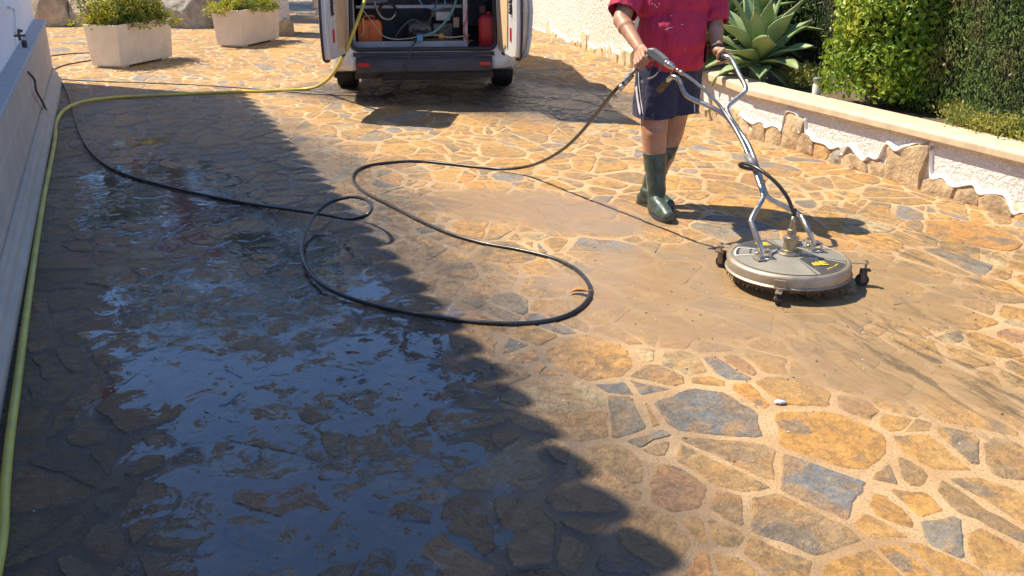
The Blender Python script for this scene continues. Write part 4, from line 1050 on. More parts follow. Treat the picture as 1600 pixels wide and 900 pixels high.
    # lance, gun and hose
    lp=[D(1056,108,5.30),D(1085,127,5.27),D(1120,160,5.20),D(1142,190,5.10),D(1160,222,4.98),D(1172,250,4.88),D(1176,262,4.84)]
    b=MB(); b.tube(spline(lp,5),.0085,12); la=b.build('lance',MAT['steel'],t,smooth=True)
    b=MB(); 
    for p0,p1 in ((lp[0].lerp(lp[1],.2),lp[0].lerp(lp[1],.42)),): b.tube([p0,p1],.0125,12)
    b.build('lance_nut',MAT['brass'],la,smooth=True)
    b=MB(); 
    for a_,c2 in (((1168,243,4.90),(1182,266,4.82)),): b.tube([D(*a_),D(*c2)],.021,14)
    b.build('clamp',MAT['greyp'],t,smooth=True)
    hb=C+Vector((0,0,.30))
    hp=[lp[-1],D(1173,264,4.82),D(1160,261,4.80),D(1156,257,4.80),D(1166,256,4.76),D(1185,264,4.68),D(1210,283,4.60),D(1230,308,4.55),D(1240,332,4.53),hb+Vector((.004,0,.08)),hb]
    b=MB(); b.tube(spline(hp,6),.0095,12); b.build('jumper_hose',MAT['hoseb'],t,smooth=True)
    b=MB(); b.tube([hb+Vector((.002,0,.05)),hb+Vector((0,0,-.005))],[.011,.014],12); b.build('hose_fitting',MAT['brass'],t,smooth=True)
    # casters around the rim
    for (ang,px) in ((140,0),(-112,1),(-7,2),(60,3)):
        a=R_(ang); o=Vector((math.cos(a),math.sin(a),0)); s=Vector((-o.y,o.x,0)); base=C+o*R
        k=empty('caster',(0,0,0),None,None); k.parent=t; k.location=(o.x*R,o.y*R,0)
        Mx=Matrix(((o.x,s.x,0,base.x),(o.y,s.y,0,base.y),(0,0,1,0),(0,0,0,1)))
        ext=.085 if px in (0,2,3) else .03
        b=MB()
        if px==1:
            b.box((-.001,-.028,.070),(.006,.028,.118),Mx); b.box((.006,-.016,.062),(.05,.016,.070),Mx)
        else: b.box((-.03,-.016,.120),(ext,.016,.126),Mx)
        b.build('bracket',MAT['rimm'],k,bevel=.002)
        e=ext if px!=1 else .035; zt=.120 if px!=1 else .066
        b=MB(); b.tube([Mx@Vector((e-.012,0,zt+.016)),Mx@Vector((e-.012,0,zt-.03))],.006,8); b.tube([Mx@Vector((e-.012,0,zt+.006)),Mx@Vector((e-.012,0,zt+.013))],.011,6)
        b.build('bolt',MAT['brass'],k)
        b=MB(); b.box((e-.035,-.020,zt-.036),(e+.012,.020,zt-.030),Mx); b.box((e-.035,-.020,.026),(e-.005,-.016,zt-.036),Mx); b.box((e-.035,.016,.026),(e-.005,.020,zt-.036),Mx); b.build('fork',MAT['rust'],k)
        b=MB(); wc=Mx@Vector((e-.022,0,.033)); b.lathe([(.012,-.014),(.030,-.013),(.033,-.008),(.033,.008),(.030,.013),(.012,.014)],Matrix.Translation(wc)@frame((0,0,0),o,s),20); b.build('wheel',MAT['rubber'],k,auto=True)
    # spray gun held in the man's right hand, joined to the lance
    g0=D(1013,79,5.40); g1=D(1041,97,5.33); gd=(g1-g0).normalized()
    up=Vector((0,0,1)); Mx=frame(g0,gd,up)
    L_=(g1-g0).length
    prof=[(-.004,-.006),(0,.018),(.03,.030),(.08,.026),(L_+.004,.020),(L_+.004,-.020),(.07,-.024),(.03,-.020),(0,-.018)]
    b=MB(); b.prism([(x,z_) for x,z_ in prof],.038,Mx@Matrix(((1,0,0,0),(0,0,1,-.019),(0,1,0,0),(0,0,0,1)))); gun=b.build('spray_gun',MAT['greyp'],t,bevel=.009,seg=3)
    b=MB(); gp0=D(1015,86,5.42); gp1=D(995,107,5.46); b.tube([gp0,gp0.lerp(gp1,.5),gp1],[.017,.0165,.0155],12); b.build('gun_grip',MAT['greyp'],gun,smooth=True)
    tr=[D(1033,98,5.35),D(1031,108,5.36),D(1024,118,5.37),D(1014,123,5.39),D(1006,119,5.42),D(999,111,5.45),D(995,107,5.46)]
    b=MB(); b.tube(spline(tr,5),.0045,8); b.build('trigger_guard',MAT['greyp'],gun,smooth=True)
    b=MB(); b.tube(spline([D(1026,95,5.37),D(1020,103,5.385),D(1012,110,5.41)],4),.005,8); b.build('trigger',MAT['black'],gun,smooth=True)
    b=MB(); e0=D(1040,97,5.33); e1=D(1053,106,5.30)
    pts=[e0.lerp(e1,i/10) for i in range(11)]; b.tube(pts,[.019,.021,.021,.018,.020,.020,.018,.020,.018,.015,.012],14); b.build('coupling',MAT['steel'],gun,auto=True)
    b=MB(); h0=gp1; h1=GUNB; pts=[h0.lerp(h1,i/10) for i in range(11)]; b.tube(pts,[.010,.014,.014,.010,.010,.016,.016,.011,.013,.013,.011],12); b.build('hose_coupling',MAT['steel'],gun,auto=True)
    b=MB(); b.tube([D(990,118,5.42),D(966,146,5.30)],.006,8); b.tube([D(974,131,5.34),D(969,138,5.30)],.014,10); b.build('clip_rod',MAT['steel'],gun,smooth=True)
    b=MB(); b.tube([D(1053,106,5.31),D(1049,113,5.33),D(1046,122,5.34)],.0045,8); b.build('hook',MAT['brass'],gun,smooth=True)
cleaner()
# ------------------------------------------------------------------ van
def van():
    O=Vector((-.875,9.78,0)); rz=.085
    t=empty('van',O,'white panel van seen from behind with both rear doors open','van',rz=rz)
    Mx=mw(t); V=lambda x,y,z: Vector((x,y,z)); DZ=-.05
    # cross-section outline at station y: half width w, floor z0, height h
    def sect(w,z0,h,tum=.10,rr=.13,n=6):
        P=[(w-.03,z0),(w,z0+.06),(w+.01,.75)]
        for i in range(n+1):
            a=PI/2*i/n; P.append((w-tum-rr+rr*math.cos(a),h-rr+rr*math.sin(a)))
        return P+[(-x,z) for x,z in P[::-1]]
    st=[(0.0,.835,.40,1.80,.10),(.05,.88,.38,1.82,.10),(.25,.935,.30,1.84,.11),(1.5,.945,.28,1.86,.12),(3.2,.945,.28,1.86,.12),(3.6,.94,.28,1.78,.14),(4.0,.93,.28,1.32,.12),(4.15,.92,.28,1.12,.08),(4.65,.86,.28,.98,.10),(4.85,.72,.32,.82,.12)]
    b=MB(); v=[];f=[]; m_=None
    for (y,w_,z0,h,tu) in st:
        P=sect(w_,z0,h,tu); m_=len(P); v+=[V(x,y,z) for x,z in P]
    for i in range(len(st)-1):
        for k in range(m_): f.append((i*m_+k,i*m_+(k+1)%m_,(i+1)*m_+(k+1)%m_,(i+1)*m_+k))
    f.append(tuple((len(st)-1)*m_+k for k in range(m_)))
    # rear frame ring: opening
    def opening(y,w0,w1,z0,z1,rc,n=5):
        P=[]
        for (cx,cz,a0,ww) in ((1,0,-90,w0),(1,1,0,w1),(-1,1,90,w1),(-1,0,180,w0)):
            for i in range(n+1):
                a=math.radians(a0+90*i/n); P.append(V(cx*(ww-rc)+rc*math.cos(a),y,(z1-rc if cz else z0+rc)+rc*math.sin(a)))
        return P
    op=opening(0,.735,.70,.515,1.70,.09); n0=len(v)
    v+=op; NO=len(op)
    outer=[v[k] for k in range(m_)]
    # bridge outline and opening by angle
    cen=V(0,0,1.12)
    A=sorted(range(m_),key=lambda k:math.atan2(outer[k].z-cen.z,outer[k].x)); B=sorted(range(NO),key=lambda k:math.atan2(op[k].z-cen.z,op[k].x))
    an=lambda p:math.atan2(p.z-cen.z,p.x)
    i=j=0; na,nb=len(A),len(B)
    while i<na or j<nb:
        ai=an(outer[A[(i+1)%na]])+(2*PI if i+1>=na else 0); bj=an(op[B[(j+1)%nb]])+(2*PI if j+1>=nb else 0)
        if j>=nb or (i<na and ai<bj): f.append((A[i%na],A[(i+1)%na],n0+B[j%nb])); i+=1
        else: f.append((A[i%na],n0+B[(j+1)%nb],n0+B[j%nb])); j+=1
    # reveal going in
    n1=len(v); v+=opening(.09,.735,.70,.515,1.70,.09)
    for k in range(NO): f.append((n0+k,n0+(k+1)%NO,n1+(k+1)%NO,n1+k))
    b.add(v,f); body=b.build('body',MAT['vanw'],t,local=True,auto=True)
    # door seal
    b=MB(); P=opening(.015,.715,.68,.54,1.68,.08); b.tube([p for p in P],.020,8,closed=True); b.build('door_seal',MAT['black'],t,local=True,smooth=True)
    # load space
    b=MB(); b.box((-.80,.095,.45),(.80,2.9,.495)); b.build('load_floor',MAT['blackdusty'],t,local=True)
    b=MB(); b.box((-.84,.10,.496),(-.79,2.9,1.66)); b.box((.79,.10,.496),(.84,2.9,1.66)); b.box((-.79,2.85,.496),(.79,2.9,1.66)); b.box((-.79,.1,1.665),(.79,2.9,1.70)); b.build('inner_lining',MAT['vanin'],t,local=True)
    b=MB(); b.box((-.70,-.03,.475),(.70,.10,.513)); b.build('sill_trim',MAT['black'],t,local=True,bevel=.008)
    # bumper
    b=MB(); v=[];f=[]
    for x,dy in ((-.675,0.0),(-.56,-.045),(0,-.06),(.56,-.045),(.675,0.0)):
        for (y,z) in ((.03,.315),(-.03,.32),(-.055,.34),(-.055,.43),(-.04,.45),(-.01,.465),(.03,.47)): v.append(V(x,y+dy,z))
    for i in range(4):
        for k in range(6): f.append((i*7+k,i*7+k+1,i*7+k+8,i*7+k+7))
    f+=[tuple(range(7)),tuple(28+k for k in range(7))[::-1]]
    b.add(v,f); bp=b.build('bumper',MAT['blackdusty'],t,local=True,auto=True)
    for s in (-1,1):
        b=MB(); b.box((s*.60-.055,-.108,.39),(s*.60+.055,-.075,.425)); b.build('reflector',MAT['redlens'],bp,local=True,bevel=.004)
        # painted bumper corner
        b=MB(); v=[];f=[]
        for i in range(7):
            a=i/6*PI/2; x=.677+.235*math.sin(a); y=-.02+.30*(1-math.cos(a))
            for (z,sx,ky) in ((.33,.0,.05),(.355,.012,.0),(.46,.012,.0),(.49,-.01,.02),(.51,-.03,.03)): v.append(V(s*(x+sx*(i>0)),y+ky*(i<6),z))
        for i in range(6):
            for k in range(4): f.append((i*5+k,i*5+k+1,i*5+k+6,i*5+k+5))
        b.add(v,f); o=b.build('bumper_corner',MAT['vanw'],t,local=True,smooth=True); so=o.modifiers.new('s','SOLIDIFY'); so.thickness=.012
        # tail lamps on the pillars
        b=MB(); b.box((s*.815-.045,-.012,.85),(s*.815+.035,.03,1.25)); b.build('tail_lamp',MAT['redlens'],t,local=True,bevel=.01)
    # underside
    b=MB(); b.box((-.70,.10,.24),(.70,4.5,.30)); b.box((-.5,.3,.20),(.1,.9,.26)); b.build('underbody',MAT['black'],t,local=True)
    b=MB(); b.tube([V(-.45,.25,.26),V(-.45,-.03,.25)],.03,12); b.build('exhaust',MAT['rust'],t,local=True,smooth=True)
    # wheels and mud flaps
    for y in (1.22,4.05):
        for s in (-1,1):
            k=empty('wheel',(s*.86,y,.32),None,None); k.parent=t
            Rm=Matrix.Rotation(PI/2,4,'Y')
            b=MB(); b.lathe([(.20,-.10),(.27,-.115),(.305,-.11),(.318,-.085),(.32,-.04),(.32,.04),(.318,.085),(.305,.11),(.27,.115),(.20,.10)],Rm,40,cap=False); b.build('tyre',MAT['rubber'],k,local=True,auto=True)
            b=MB(); b.lathe([(.0,.03*s),(.12,.035*s),(.19,.06*s),(.205,.09*s),(.205,-.09*s)],Rm,32,cap=False); b.build('rim',MAT['vanin'],k,local=True,auto=True)
        if y<2:
            for s in (-1,1):
                b=MB(); b.box((s*.87-.11,y-.40,.15),(s*.87+.09,y-.385,.50)); b.build('mud_flap',MAT['rubber'],t,local=True,bevel=.004)
                b=MB(); 
                v=[];f=[]
                for i in range(13):
                    a=PI*i/12
                    for (r,x) in ((.39,.958),(.43,.958),(.43,.90),(.39,.90)): v.append(V(s*x,y+math.cos(a)*r,.32+math.sin(a)*r))
                for i in range(12):
                    for q in range(4): f.append((i*4+q,i*4+(q+1)%4,(i+1)*4+(q+1)%4,(i+1)*4+q))
                b.add(v,f); b.build('wheel_arch',MAT['black'],t,local=True,smooth=False)
    # side and front windows, lamps
    for s in (-1,1):
        b=MB(); b.add([V(s*.955,3.0,.98),V(s*.95,3.72,.98),V(s*.86,3.42,1.62),V(s*.862,3.0,1.62)],[(0,1,2,3)]); b.build('side_window',MAT['glass'],t,local=True)
        b=MB(); b.box((s*.74-.1,4.70,.62),(s*.74+.1,4.80,.80)); b.build('headlight',MAT['glass'],t,local=True,bevel=.02)
        b=MB(); b.box((s*1.06-.07,3.50,1.02),(s*1.06+.07,3.58,1.24)); b.build('mirror',MAT['black'],t,local=True,bevel=.02)
    b=MB(); b.add([V(-.72,3.68,1.70),V(.72,3.68,1.70),V(.80,4.03,1.27),V(-.80,4.03,1.27)],[(0,1,2,3)]); o=b.build('windscreen',MAT['glass'],t,local=True); so=o.modifiers.new('s','SOLIDIFY'); so.thickness=.02; so.offset=0
    # rear doors: built flat then turned about the hinge
    def door(s,hx,ang):
        k=empty('rear_door',(hx,-.05,0),None,None); k.parent=t; k.rotation_euler=(0,0,ang)
        Wd=.79
        # local: x from hinge to tip, y thickness (inner face towards +y*s)
        def outline(ins=0,z0=.52,z1=1.78,r=.09,cur=.05):
            P=[(ins,z0+ins+.02),(.12,z0+ins),(Wd-r-.1,z0+ins+.0),(Wd-.04-ins,z0+ins+.02),(Wd-ins-.005,z0+.10+ins)]
            P+=[(Wd-ins+.012,z0+.3),(Wd-ins,z0+.6),(Wd-ins-.03,1.25)]
            for i in range(5):
                a=PI/2*i/4; P.append((Wd-ins-.05-r+r*math.cos(a),z1-ins-r+r*math.sin(a)))
            P+=[(ins,z1-ins)]
            return P
        def ext(P,y0,y1,mat,name,bev=0,par=None):
            n=len(P); b=MB(); lean=lambda z:-s*0
            v=[V(x,y0,z) for x,z in P]+[V(x,y1,z) for x,z in P]
            f=[tuple(range(n)),tuple(range(n,2*n))[::-1]]+[(i,n+i,n+(i+1)%n,(i+1)%n) for i in range(n)]
            b.add(v,f); return b.build(name,mat,par or k,local=True,bevel=bev)
        i_=1 if s<0 else -1                      # inner side sign along local y
        ext(outline(),-i_*.005,-i_*.030,MAT['vanw'],'outer_skin',.008)
        ext(outline(.012),-i_*.005,i_*.035,MAT['vanw'],'inner_frame',.006)
        # black edge seal
        b=MB(); P=outline(-.004)[2:]; b.tube(spline([V(x,-i_*.012,z) for x,z in P],3),.012,6); b.build('edge_seal',MAT['black'],k,local=True,smooth=True)
        pl=[(.06,.60),(.30,.62),(.34,.58),(.38,.63),(.46,.60),(.47,1.0),(.47,1.60),(.06,1.60)]
        ext(pl,i_*.0355,i_*.047,MAT['ply'],'plywood_panel')
        b=MB(); 
        for q in range(6): b.tube([V(.60,i_*.036,.93+.03*q),V(.60+.012*math.sin(q*1.3),i_*.05,.93+.03*q+.01),V(.60,i_*.036,.96+.03*q)],.016,6)
        b.build('latch_pull',MAT['black'],k,local=True,smooth=True)
        b=MB(); b.box((.56,i_*.0355 if i_>0 else i_*.044,.68),(.60,i_*.044 if i_>0 else i_*.0355,.80)); b.build('reflector',MAT['redlens'],k,local=True)
        b=MB(); b.tube([V(.01,0,.60),V(.01,0,.68)],.02,8); b.tube([V(.01,0,1.5),V(.01,0,1.58)],.02,8); b.build('hinge',MAT['vanin'],k,local=True)
        b=MB(); b.box((.20,i_*.036-.004,.515),(.32,i_*.036+.004,.535)); b.build('door_stay',MAT['rust'],k,local=True)
        ext([(.12,1.12),(.62,1.12),(.62,1.62),(.12,1.62)],-i_*.0305,-i_*.034,MAT['glass'],'window')
        if s>0:
            for (z0,z1,x0,x1) in ((1.00,1.008,.52,.62),(.985,1.0,.56,.568),(.90,.906,.58,.63),(.93,.936,.58,.63),(.87,.876,.59,.62)):
                b=MB(); b.box((x0,min(i_*.0355,i_*.037),z0),(x1,max(i_*.0355,i_*.037),z1)); b.build('print_mark',MAT['redprint'],k,local=True)
        return k
    door(-1,-.76,math.radians(-90-10)); door(1,.76,math.radians(-90+9))
    # sliding side door standing open outside the body
    k=empty('sliding_door',(1.13,.62,0),None,None); k.parent=t
    b=MB(); v=[];f=[]; zs=[(.36,-.05),(.42,-.01),(.6,.02),(.85,.03),(1.1,.01),(1.4,-.04),(1.66,-.10)]; ys=[(0,-.03),(.03,0),(.5,.01),(1.0,.0),(1.03,-.03)]
    for (y,dx) in ys:
        for (z,ox) in zs: v.append(V(ox+dx,y,z))
    n=len(zs)
    for i in range(len(ys)-1):
        for q in range(n-1): f.append((i*n+q,i*n+q+1,(i+1)*n+q+1,(i+1)*n+q))
    b.add(v,f); o=b.build('door_skin',MAT['vanw'],k,local=True,smooth=True); so=o.modifiers.new('s','SOLIDIFY'); so.thickness=.035
    b=MB(); b.add([V(.035,.12,1.02),V(.035,.9,1.02),V(-.05,.9,1.5),V(-.05,.12,1.5)],[(0,1,2,3)]); b.build('window',MAT['glass'],k,local=True)
    # things carried in the load space: each stands by itself
    def at(x,y,z): return Mx@V(x,y,z+DZ)
    def thing(nm,x,y,z,label,cat): return empty(nm,at(x,y,z),label,cat,rz=rz)
    k=thing('equipment_frame',-.10,.20,.546,'grey angle-iron frame round the pump gear inside the van','frame')
    def bb(p,nm,mat,par,bev=0): 
        b=MB(); b.box(*p); return b.build(nm,mat,par,local=True,bevel=bev)
    bb(((-.62,0,.03),(.50,.03,.10)),'lower_rail',MAT['vanin'],k,.004); bb(((-.63,0,.0),(-.585,.05,1.05)),'post',MAT['vanin'],k,.003); bb(((.50,0,.0),(.545,.05,1.05)),'post',MAT['vanin'],k,.003)
    bb(((-.585,.3,.40),(.50,.34,.43)),'shelf_rail',MAT['vanin'],k,.003); bb(((-.62,.0,1.02),(.54,.05,1.05)),'top_rail',MAT['vanin'],k,.003); bb(((-.58,.95,0),(.5,1.0,1.0)),'back_board',MAT['blackdusty'],k)
    # orange jerrycan
    k=thing('jerrycan',-.55,.36,.60,'orange plastic jerrycan on the left inside the van','jerrycan')
    b=MB(); b.prism([(-.12,0),(.12,0),(.125,.02),(.125,.20),(.09,.245),(-.08,.245),(-.125,.21),(-.125,.02)],.20,Matrix(((1,0,0,0),(0,0,1,0),(0,1,0,0),(0,0,0,1)))); c=b.build('container',MAT['orange'],k,local=True,bevel=.02,seg=3)
    bb(((-.08,-.008,.03),(-.03,.0,.20)),'moulded_rib',MAT['orange'],k,.003); bb(((.0,-.008,.03),(.05,.0,.20)),'moulded_rib',MAT['orange'],k,.003)
    b=MB(); b.tube([V(-.06,.1,.24),V(-.05,.1,.275),V(.04,.1,.275),V(.06,.1,.24)],.012,8); b.build('handle',MAT['orange'],k,local=True,smooth=True)
    b=MB(); b.lathe([(.03,0),(.03,.03),(.027,.034)],Matrix.Translation((.085,.1,.225)),16); b.build('cap',MAT['black'],k,local=True,auto=True)
    # red tank
    k=thing('fuel_tank',.66,.26,.560,'tall red plastic tank standing at the right inside the van','tank')
    b=MB(); pr=[];v=[];f=[]
    for (z,sc) in ((0,.9),(.012,1),(.26,1),(.30,.93),(.325,.75),(.335,.5),(.338,.2)):
        for i in range(28):
            a=2*PI*i/28; cx,cy=math.cos(a),math.sin(a); e=.55; X=math.copysign(abs(cx)**e,cx)*.105*sc; Y=math.copysign(abs(cy)**e,cy)*.10*sc; v.append(V(X,Y,z))
    for i in range(6):
        for q in range(28): f.append((i*28+q,i*28+(q+1)%28,(i+1)*28+(q+1)%28,(i+1)*28+q))
    f+=[tuple(range(28))[::-1],tuple(6*28+q for q in range(28))]
    b.add(v,f); b.build('container',MAT['redtank'],k,local=True,smooth=True)
    b=MB(); b.lathe([(.022,.33),(.022,.36),(.018,.365)],None,16); b.build('filler_neck',MAT['redtank'],k,local=True,auto=True)
    b=MB(); b.tube(spline([V(.05,0,.32),V(.06,0,.36),V(.10,.0,.37),V(.11,.0,.33)],4),.010,8); b.build('handle',MAT['redtank'],k,local=True,smooth=True)
    bb(((-.09,.02,.345),(-.03,.08,.42)),'valve',MAT['rust'],k,.008)
    # engine and pump
    k=thing('pump_engine',-.02,.62,.546,'dark engine-driven pump with brass fittings inside the van','pump')
    bb(((-.22,-.1,.0),(.34,.3,.04)),'base_plate',MAT['engine'],k,.004)
    b=MB(); b.lathe([(.09,-.12),(.10,-.10),(.10,.10),(.09,.12)],Matrix.Translation((-.02,.05,.17))@Matrix.Rotation(PI/2,4,'Y'),24); b.build('crankcase',MAT['engine'],k,local=True,auto=True)
    for i in range(4):
        b=MB(); b.lathe([(.022,0),(.024,.03),(.016,.035),(.016,.06),(.024,.065),(.024,.08)],Matrix.Translation((-.08+.045*i,-.09,.14+.012*(i%2)))@Matrix.Rotation(-PI/2+.3,4,'X'),12); b.build('valve_head',MAT['brass'],k,local=True,auto=True)
    bb(((.12,-.06,.04),(.32,.22,.24)),'engine_block',MAT['engine'],k,.01)
    for i in range(7): bb(((.115,-.075+.0,.06+.024*i),(.325,-.06,.068+.024*i)),'cooling_fin',MAT['engine'],k)
    bb(((.10,-.04,.30),(.34,.2,.44)),'fuel_box',MAT['greyp'],k,.02); bb(((.15,-.08,.27),(.30,-.04,.36)),'air_filter',MAT['white'],k,.01); bb(((.33,-.09,.20),(.39,-.06,.30)),'label_plate',MAT['ply'],k,.004)
    b=MB(); b.tube(spline([V(-.10,-.12,.06),V(-.13,-.14,.08),V(-.11,-.15,.1),V(-.09,-.14,.07),V(-.07,-.15,.09),V(-.05,-.14,.06)],4),.006,6); b.build('chain',MAT['steel'],k,local=True,smooth=True)
    b=MB(); b.lathe([(.03,0),(.032,.05),(.02,.06)],Matrix.Translation((.20,-.14,.10))@Matrix.Rotation(PI/2-.5,4,'X'),12); b.build('drain_fitting',MAT['yellow'],k,local=True,auto=True)
    # hose reel coil
    k=thing('coiled_hose',-.36,.40,.93,'coil of black hose hanging beside the jerrycan in the van','hose')
    b=MB()
    P=[V(math.cos(a)*(.085+.006*math.sin(a*1.7)),.0+.012*a/6,math.sin(a)*(.075)) for a in [i*.35 for i in range(54)]]
    b.tube(P,.012,8); b.build('coil',MAT['hoseb'],k,local=True,smooth=True)
    b=MB(); b.tube(spline([V(-.13,.0,.10),V(-.10,-.03,.0),V(-.05,-.03,-.07),V(.03,-.03,-.08),V(.08,-.02,-.03)],5),.009,8); b.build('beige_tube',MAT['hosec'],k,local=True,smooth=True)
    # small tubes
    def ht(P,r,mat,label):
        b=MB(); P=[at(*p) for p in P]; b.tube(spline(P,6),r,8); o=b.build('hose',mat,None,P[0],smooth=True); tag(o,label,'hose')
    ht([(-.02,.17,.70),(.10,.15,.74),(.20,.16,.82),(.28,.18,.92),(.33,.22,1.03),(.38,.3,1.2)],.012,MAT['hoset'],'teal hose slanting up across the opening of the van')
    ht([(-.62,.2,.98),(-.52,.16,.86),(-.42,.15,.72),(-.30,.15,.675),(-.14,.16,.68),(-.05,.17,.70)],.006,MAT['hosec'],'thin beige tube drooping over the orange jerrycan')
    ht([(.02,.17,.70),(.12,.17,.71),(.24,.17,.685),(.36,.18,.69),(.46,.2,.70)],.007,MAT['hosec'],'beige tube lying right of the blue filter')
    ht([(0,.25,.66),(.15,.22,.655),(.35,.22,.65),(.50,.2,.645)],.009,MAT['rust'],'dull copper-brown tube along the floor of the van')
    ht([(-.60,.16,.88),(-.595,.15,.8),(-.60,.15,.74),(-.64,.16,.70)],.009,MAT['hosec'],'short pale hose in front of the jerrycan edge')
    ht([(-.30,.22,.66),(-.22,.19,.78),(-.10,.2,.86),(.02,.24,.80),(.10,.22,.92),(.16,.26,1.1)],.009,MAT['hosedull'],'dark hose arching over the brass fittings of the pump')
    ht([(.20,.2,1.12),(.22,.18,1.0),(.12,.17,.96),(.0,.17,1.0),(-.06,.19,1.12)],.006,MAT['blue'],'thin blue air line hanging from the top of the van opening')
    ht([(.46,.19,.62),(.40,.18,.75),(.44,.2,.9),(.40,.22,1.08)],.007,MAT['redprint'],'thin red cable beside the right post of the equipment frame')
    k=thing('water_filter',-.04,.165,.66,'small pale blue inline filter on the van frame','filter')
    bb(((-.032,-.03,-.01),(.032,.03,.06)),'filter_body',MAT['blue'],k,.008); bb(((-.05,-.02,.06),(.05,.02,.075)),'filter_bracket',MAT['black'],k,.003)
    k=thing('tool_box',-.50,.62,.99,'grey tool box on the upper shelf of the van','box')
    bb(((-.1,-.1,0),(.14,.12,.12)),'case',MAT['greyp'],k,.01); bb(((-.03,-.115,.05),(.06,-.1,.07)),'latch',MAT['black'],k)
van()
# ------------------------------------------------------------------ the man
def skinmat():
    t=NT('tanned_skin'); tc=t.n('TexCoord').outputs['Object']
    c=t.mix(t.ramp(t.noise(tc,9,5),.35,.65),(.37,.175,.10),(.47,.24,.145)); c=t.mix(t.ramp(t.noise(tc,60,5,.7),.55,.75,0,.35),c,(.28,.13,.08))
    t.l(c,t.b.inputs['Base Color']); t.b.inputs['Roughness'].default_value=.5; t.b.inputs['Subsurface Weight'].default_value=.12; t.b.inputs['Subsurface Radius'].default_value=(.012,.005,.003)
    t.l(t.bump(t.noise(tc,220,4),.25,.001),t.b.inputs['Normal']); return t.m
def clothmat(name,c,c2,wr=.5,bs=900):
    t=NT(name); tc=t.n('TexCoord').outputs['Object']
    col=t.mix(t.ramp(t.noise(tc,7,6,.6),.35,.7),c,c2); t.l(col,t.b.inputs['Base Color']); t.b.inputs['Roughness'].default_value=.85; t.b.inputs['Sheen Weight'].default_value=.05
    h=t.math('ADD',t.math('MULTIPLY',t.noise(tc,14,5,.6,.8),.9),t.math('MULTIPLY',t.noise(tc,bs,2),.06))
    t.l(t.bump(h,wr,.012),t.b.inputs['Normal'])
    return t.m
MAT['skin']=skinmat(); MAT['shirt']=clothmat('red_jersey',(.38,.014,.055),(.47,.024,.075)); MAT['shorts']=clothmat('navy_cloth',(.016,.018,.045),(.030,.032,.065),.6)
MAT['boot']=M('green_rubber',(.040,.066,.052),.42,var=.25,scale=9,dirt=(.10,.09,.06,.45),coat=.12,bump=.4,bscale=26,bd=.004)
MAT['hair']=M('grey_hair',(.10,.08,.065),.8,var=.4,scale=40,bump=.8,bscale=120,bd=.004)
MAT['stripe']=M('white_stripe',(.60,.58,.60),.8,var=.08)
class Blob:
    def __init__(s): s.bm=bmesh.new()
    def ell(s,c,r,rot=None,sub=3):
        g=bmesh.ops.create_icosphere(s.bm,subdivisions=sub,radius=1); Mr=Matrix.Translation(Vector(c))@(rot.to_4x4() if rot else Matrix.Identity(4))@Matrix.Diagonal((*r,1))
        bmesh.ops.transform(s.bm,matrix=Mr,verts=g['verts'])
    def cap(s,p0,p1,r0,r1,sq=1.0,n=5):
        p0,p1=Vector(p0),Vector(p1); d=(p1-p0); L=d.length; q=Vector((0,0,1)).rotation_difference(d.normalized()).to_matrix(); seg=20
        rings=[]
        for i in range(-3,n+4):
            if i<0: a=-PI/2*(-i)/3; z=r0*math.sin(a); r=max(1e-4,r0*math.cos(a))
            elif i>n: a=PI/2*(i-n)/3; z=L+r1*math.sin(a); r=max(1e-4,r1*math.cos(a))
            else: z=L*i/n; r=r0+(r1-r0)*i/n
            rings.append([s.bm.verts.new(p0+q@Vector((r*math.cos(2*PI*k/seg),r*sq*math.sin(2*PI*k/seg),z))) for k in range(seg)])
        for a,b in zip(rings,rings[1:]):
            for k in range(seg): s.bm.faces.new((a[k],a[(k+1)%seg],b[(k+1)%seg],b[k]))
        s.bm.faces.new(rings[0][::-1]); s.bm.faces.new(rings[-1])
    def chain(s,P,R,sq=1.0):
        for i in range(len(P)-1): s.cap(P[i],P[i+1],R[i],R[i+1],sq)
    def finish(s,name,mat,voxel,smooth=6,parent=None,loc=None,disp=None,cuts=(),solid=0,top=True):
        me=bpy.data.meshes.new(name); bmesh.ops.recalc_face_normals(s.bm,faces=s.bm.faces); s.bm.to_mesh(me); s.bm.free()
        o=bpy.data.objects.new('t',me); COL.objects.link(o)
        m=o.modifiers.new('r','REMESH'); m.mode='VOXEL'; m.voxel_size=voxel
        m=o.modifiers.new('s','SMOOTH'); m.iterations=smooth; m.factor=.5
        bpy.context.view_layer.update(); me2=bpy.data.meshes.new_from_object(o.evaluated_get(bpy.context.evaluated_depsgraph_get())); bpy.data.objects.remove(o)
        bm=bmesh.new(); bm.from_mesh(me2); bm.normal_update()
        if disp:
            for v,dd in [(v,disp(v.co,v.normal)) for v in bm.verts]: v.co+=v.normal*dd
        for (p,n) in cuts: bmesh.ops.bisect_plane(bm,geom=list(bm.verts)+list(bm.edges)+list(bm.faces),plane_co=Vector(p),plane_no=Vector(n),clear_outer=True)
        bm.to_mesh(me2); bm.free(); me2.materials.clear()
        ob=link(name,me2,mat,parent,loc,smooth=True)
        if solid: so=ob.modifiers.new('s','SOLIDIFY'); so.thickness=solid; so.offset=-1
        return ob
def wrinkle(amp,freq,stretch=(1,1,.45),seed=0):
    def f(c,n):
        p=Vector((c.x*freq*stretch[0],c.y*freq*stretch[1],c.z*freq*stretch[2]+seed)); a=noise.noise(p)
        return amp*((1-abs(a)*2.2)*.6+noise.noise(p*2.3)*.4)
    return f
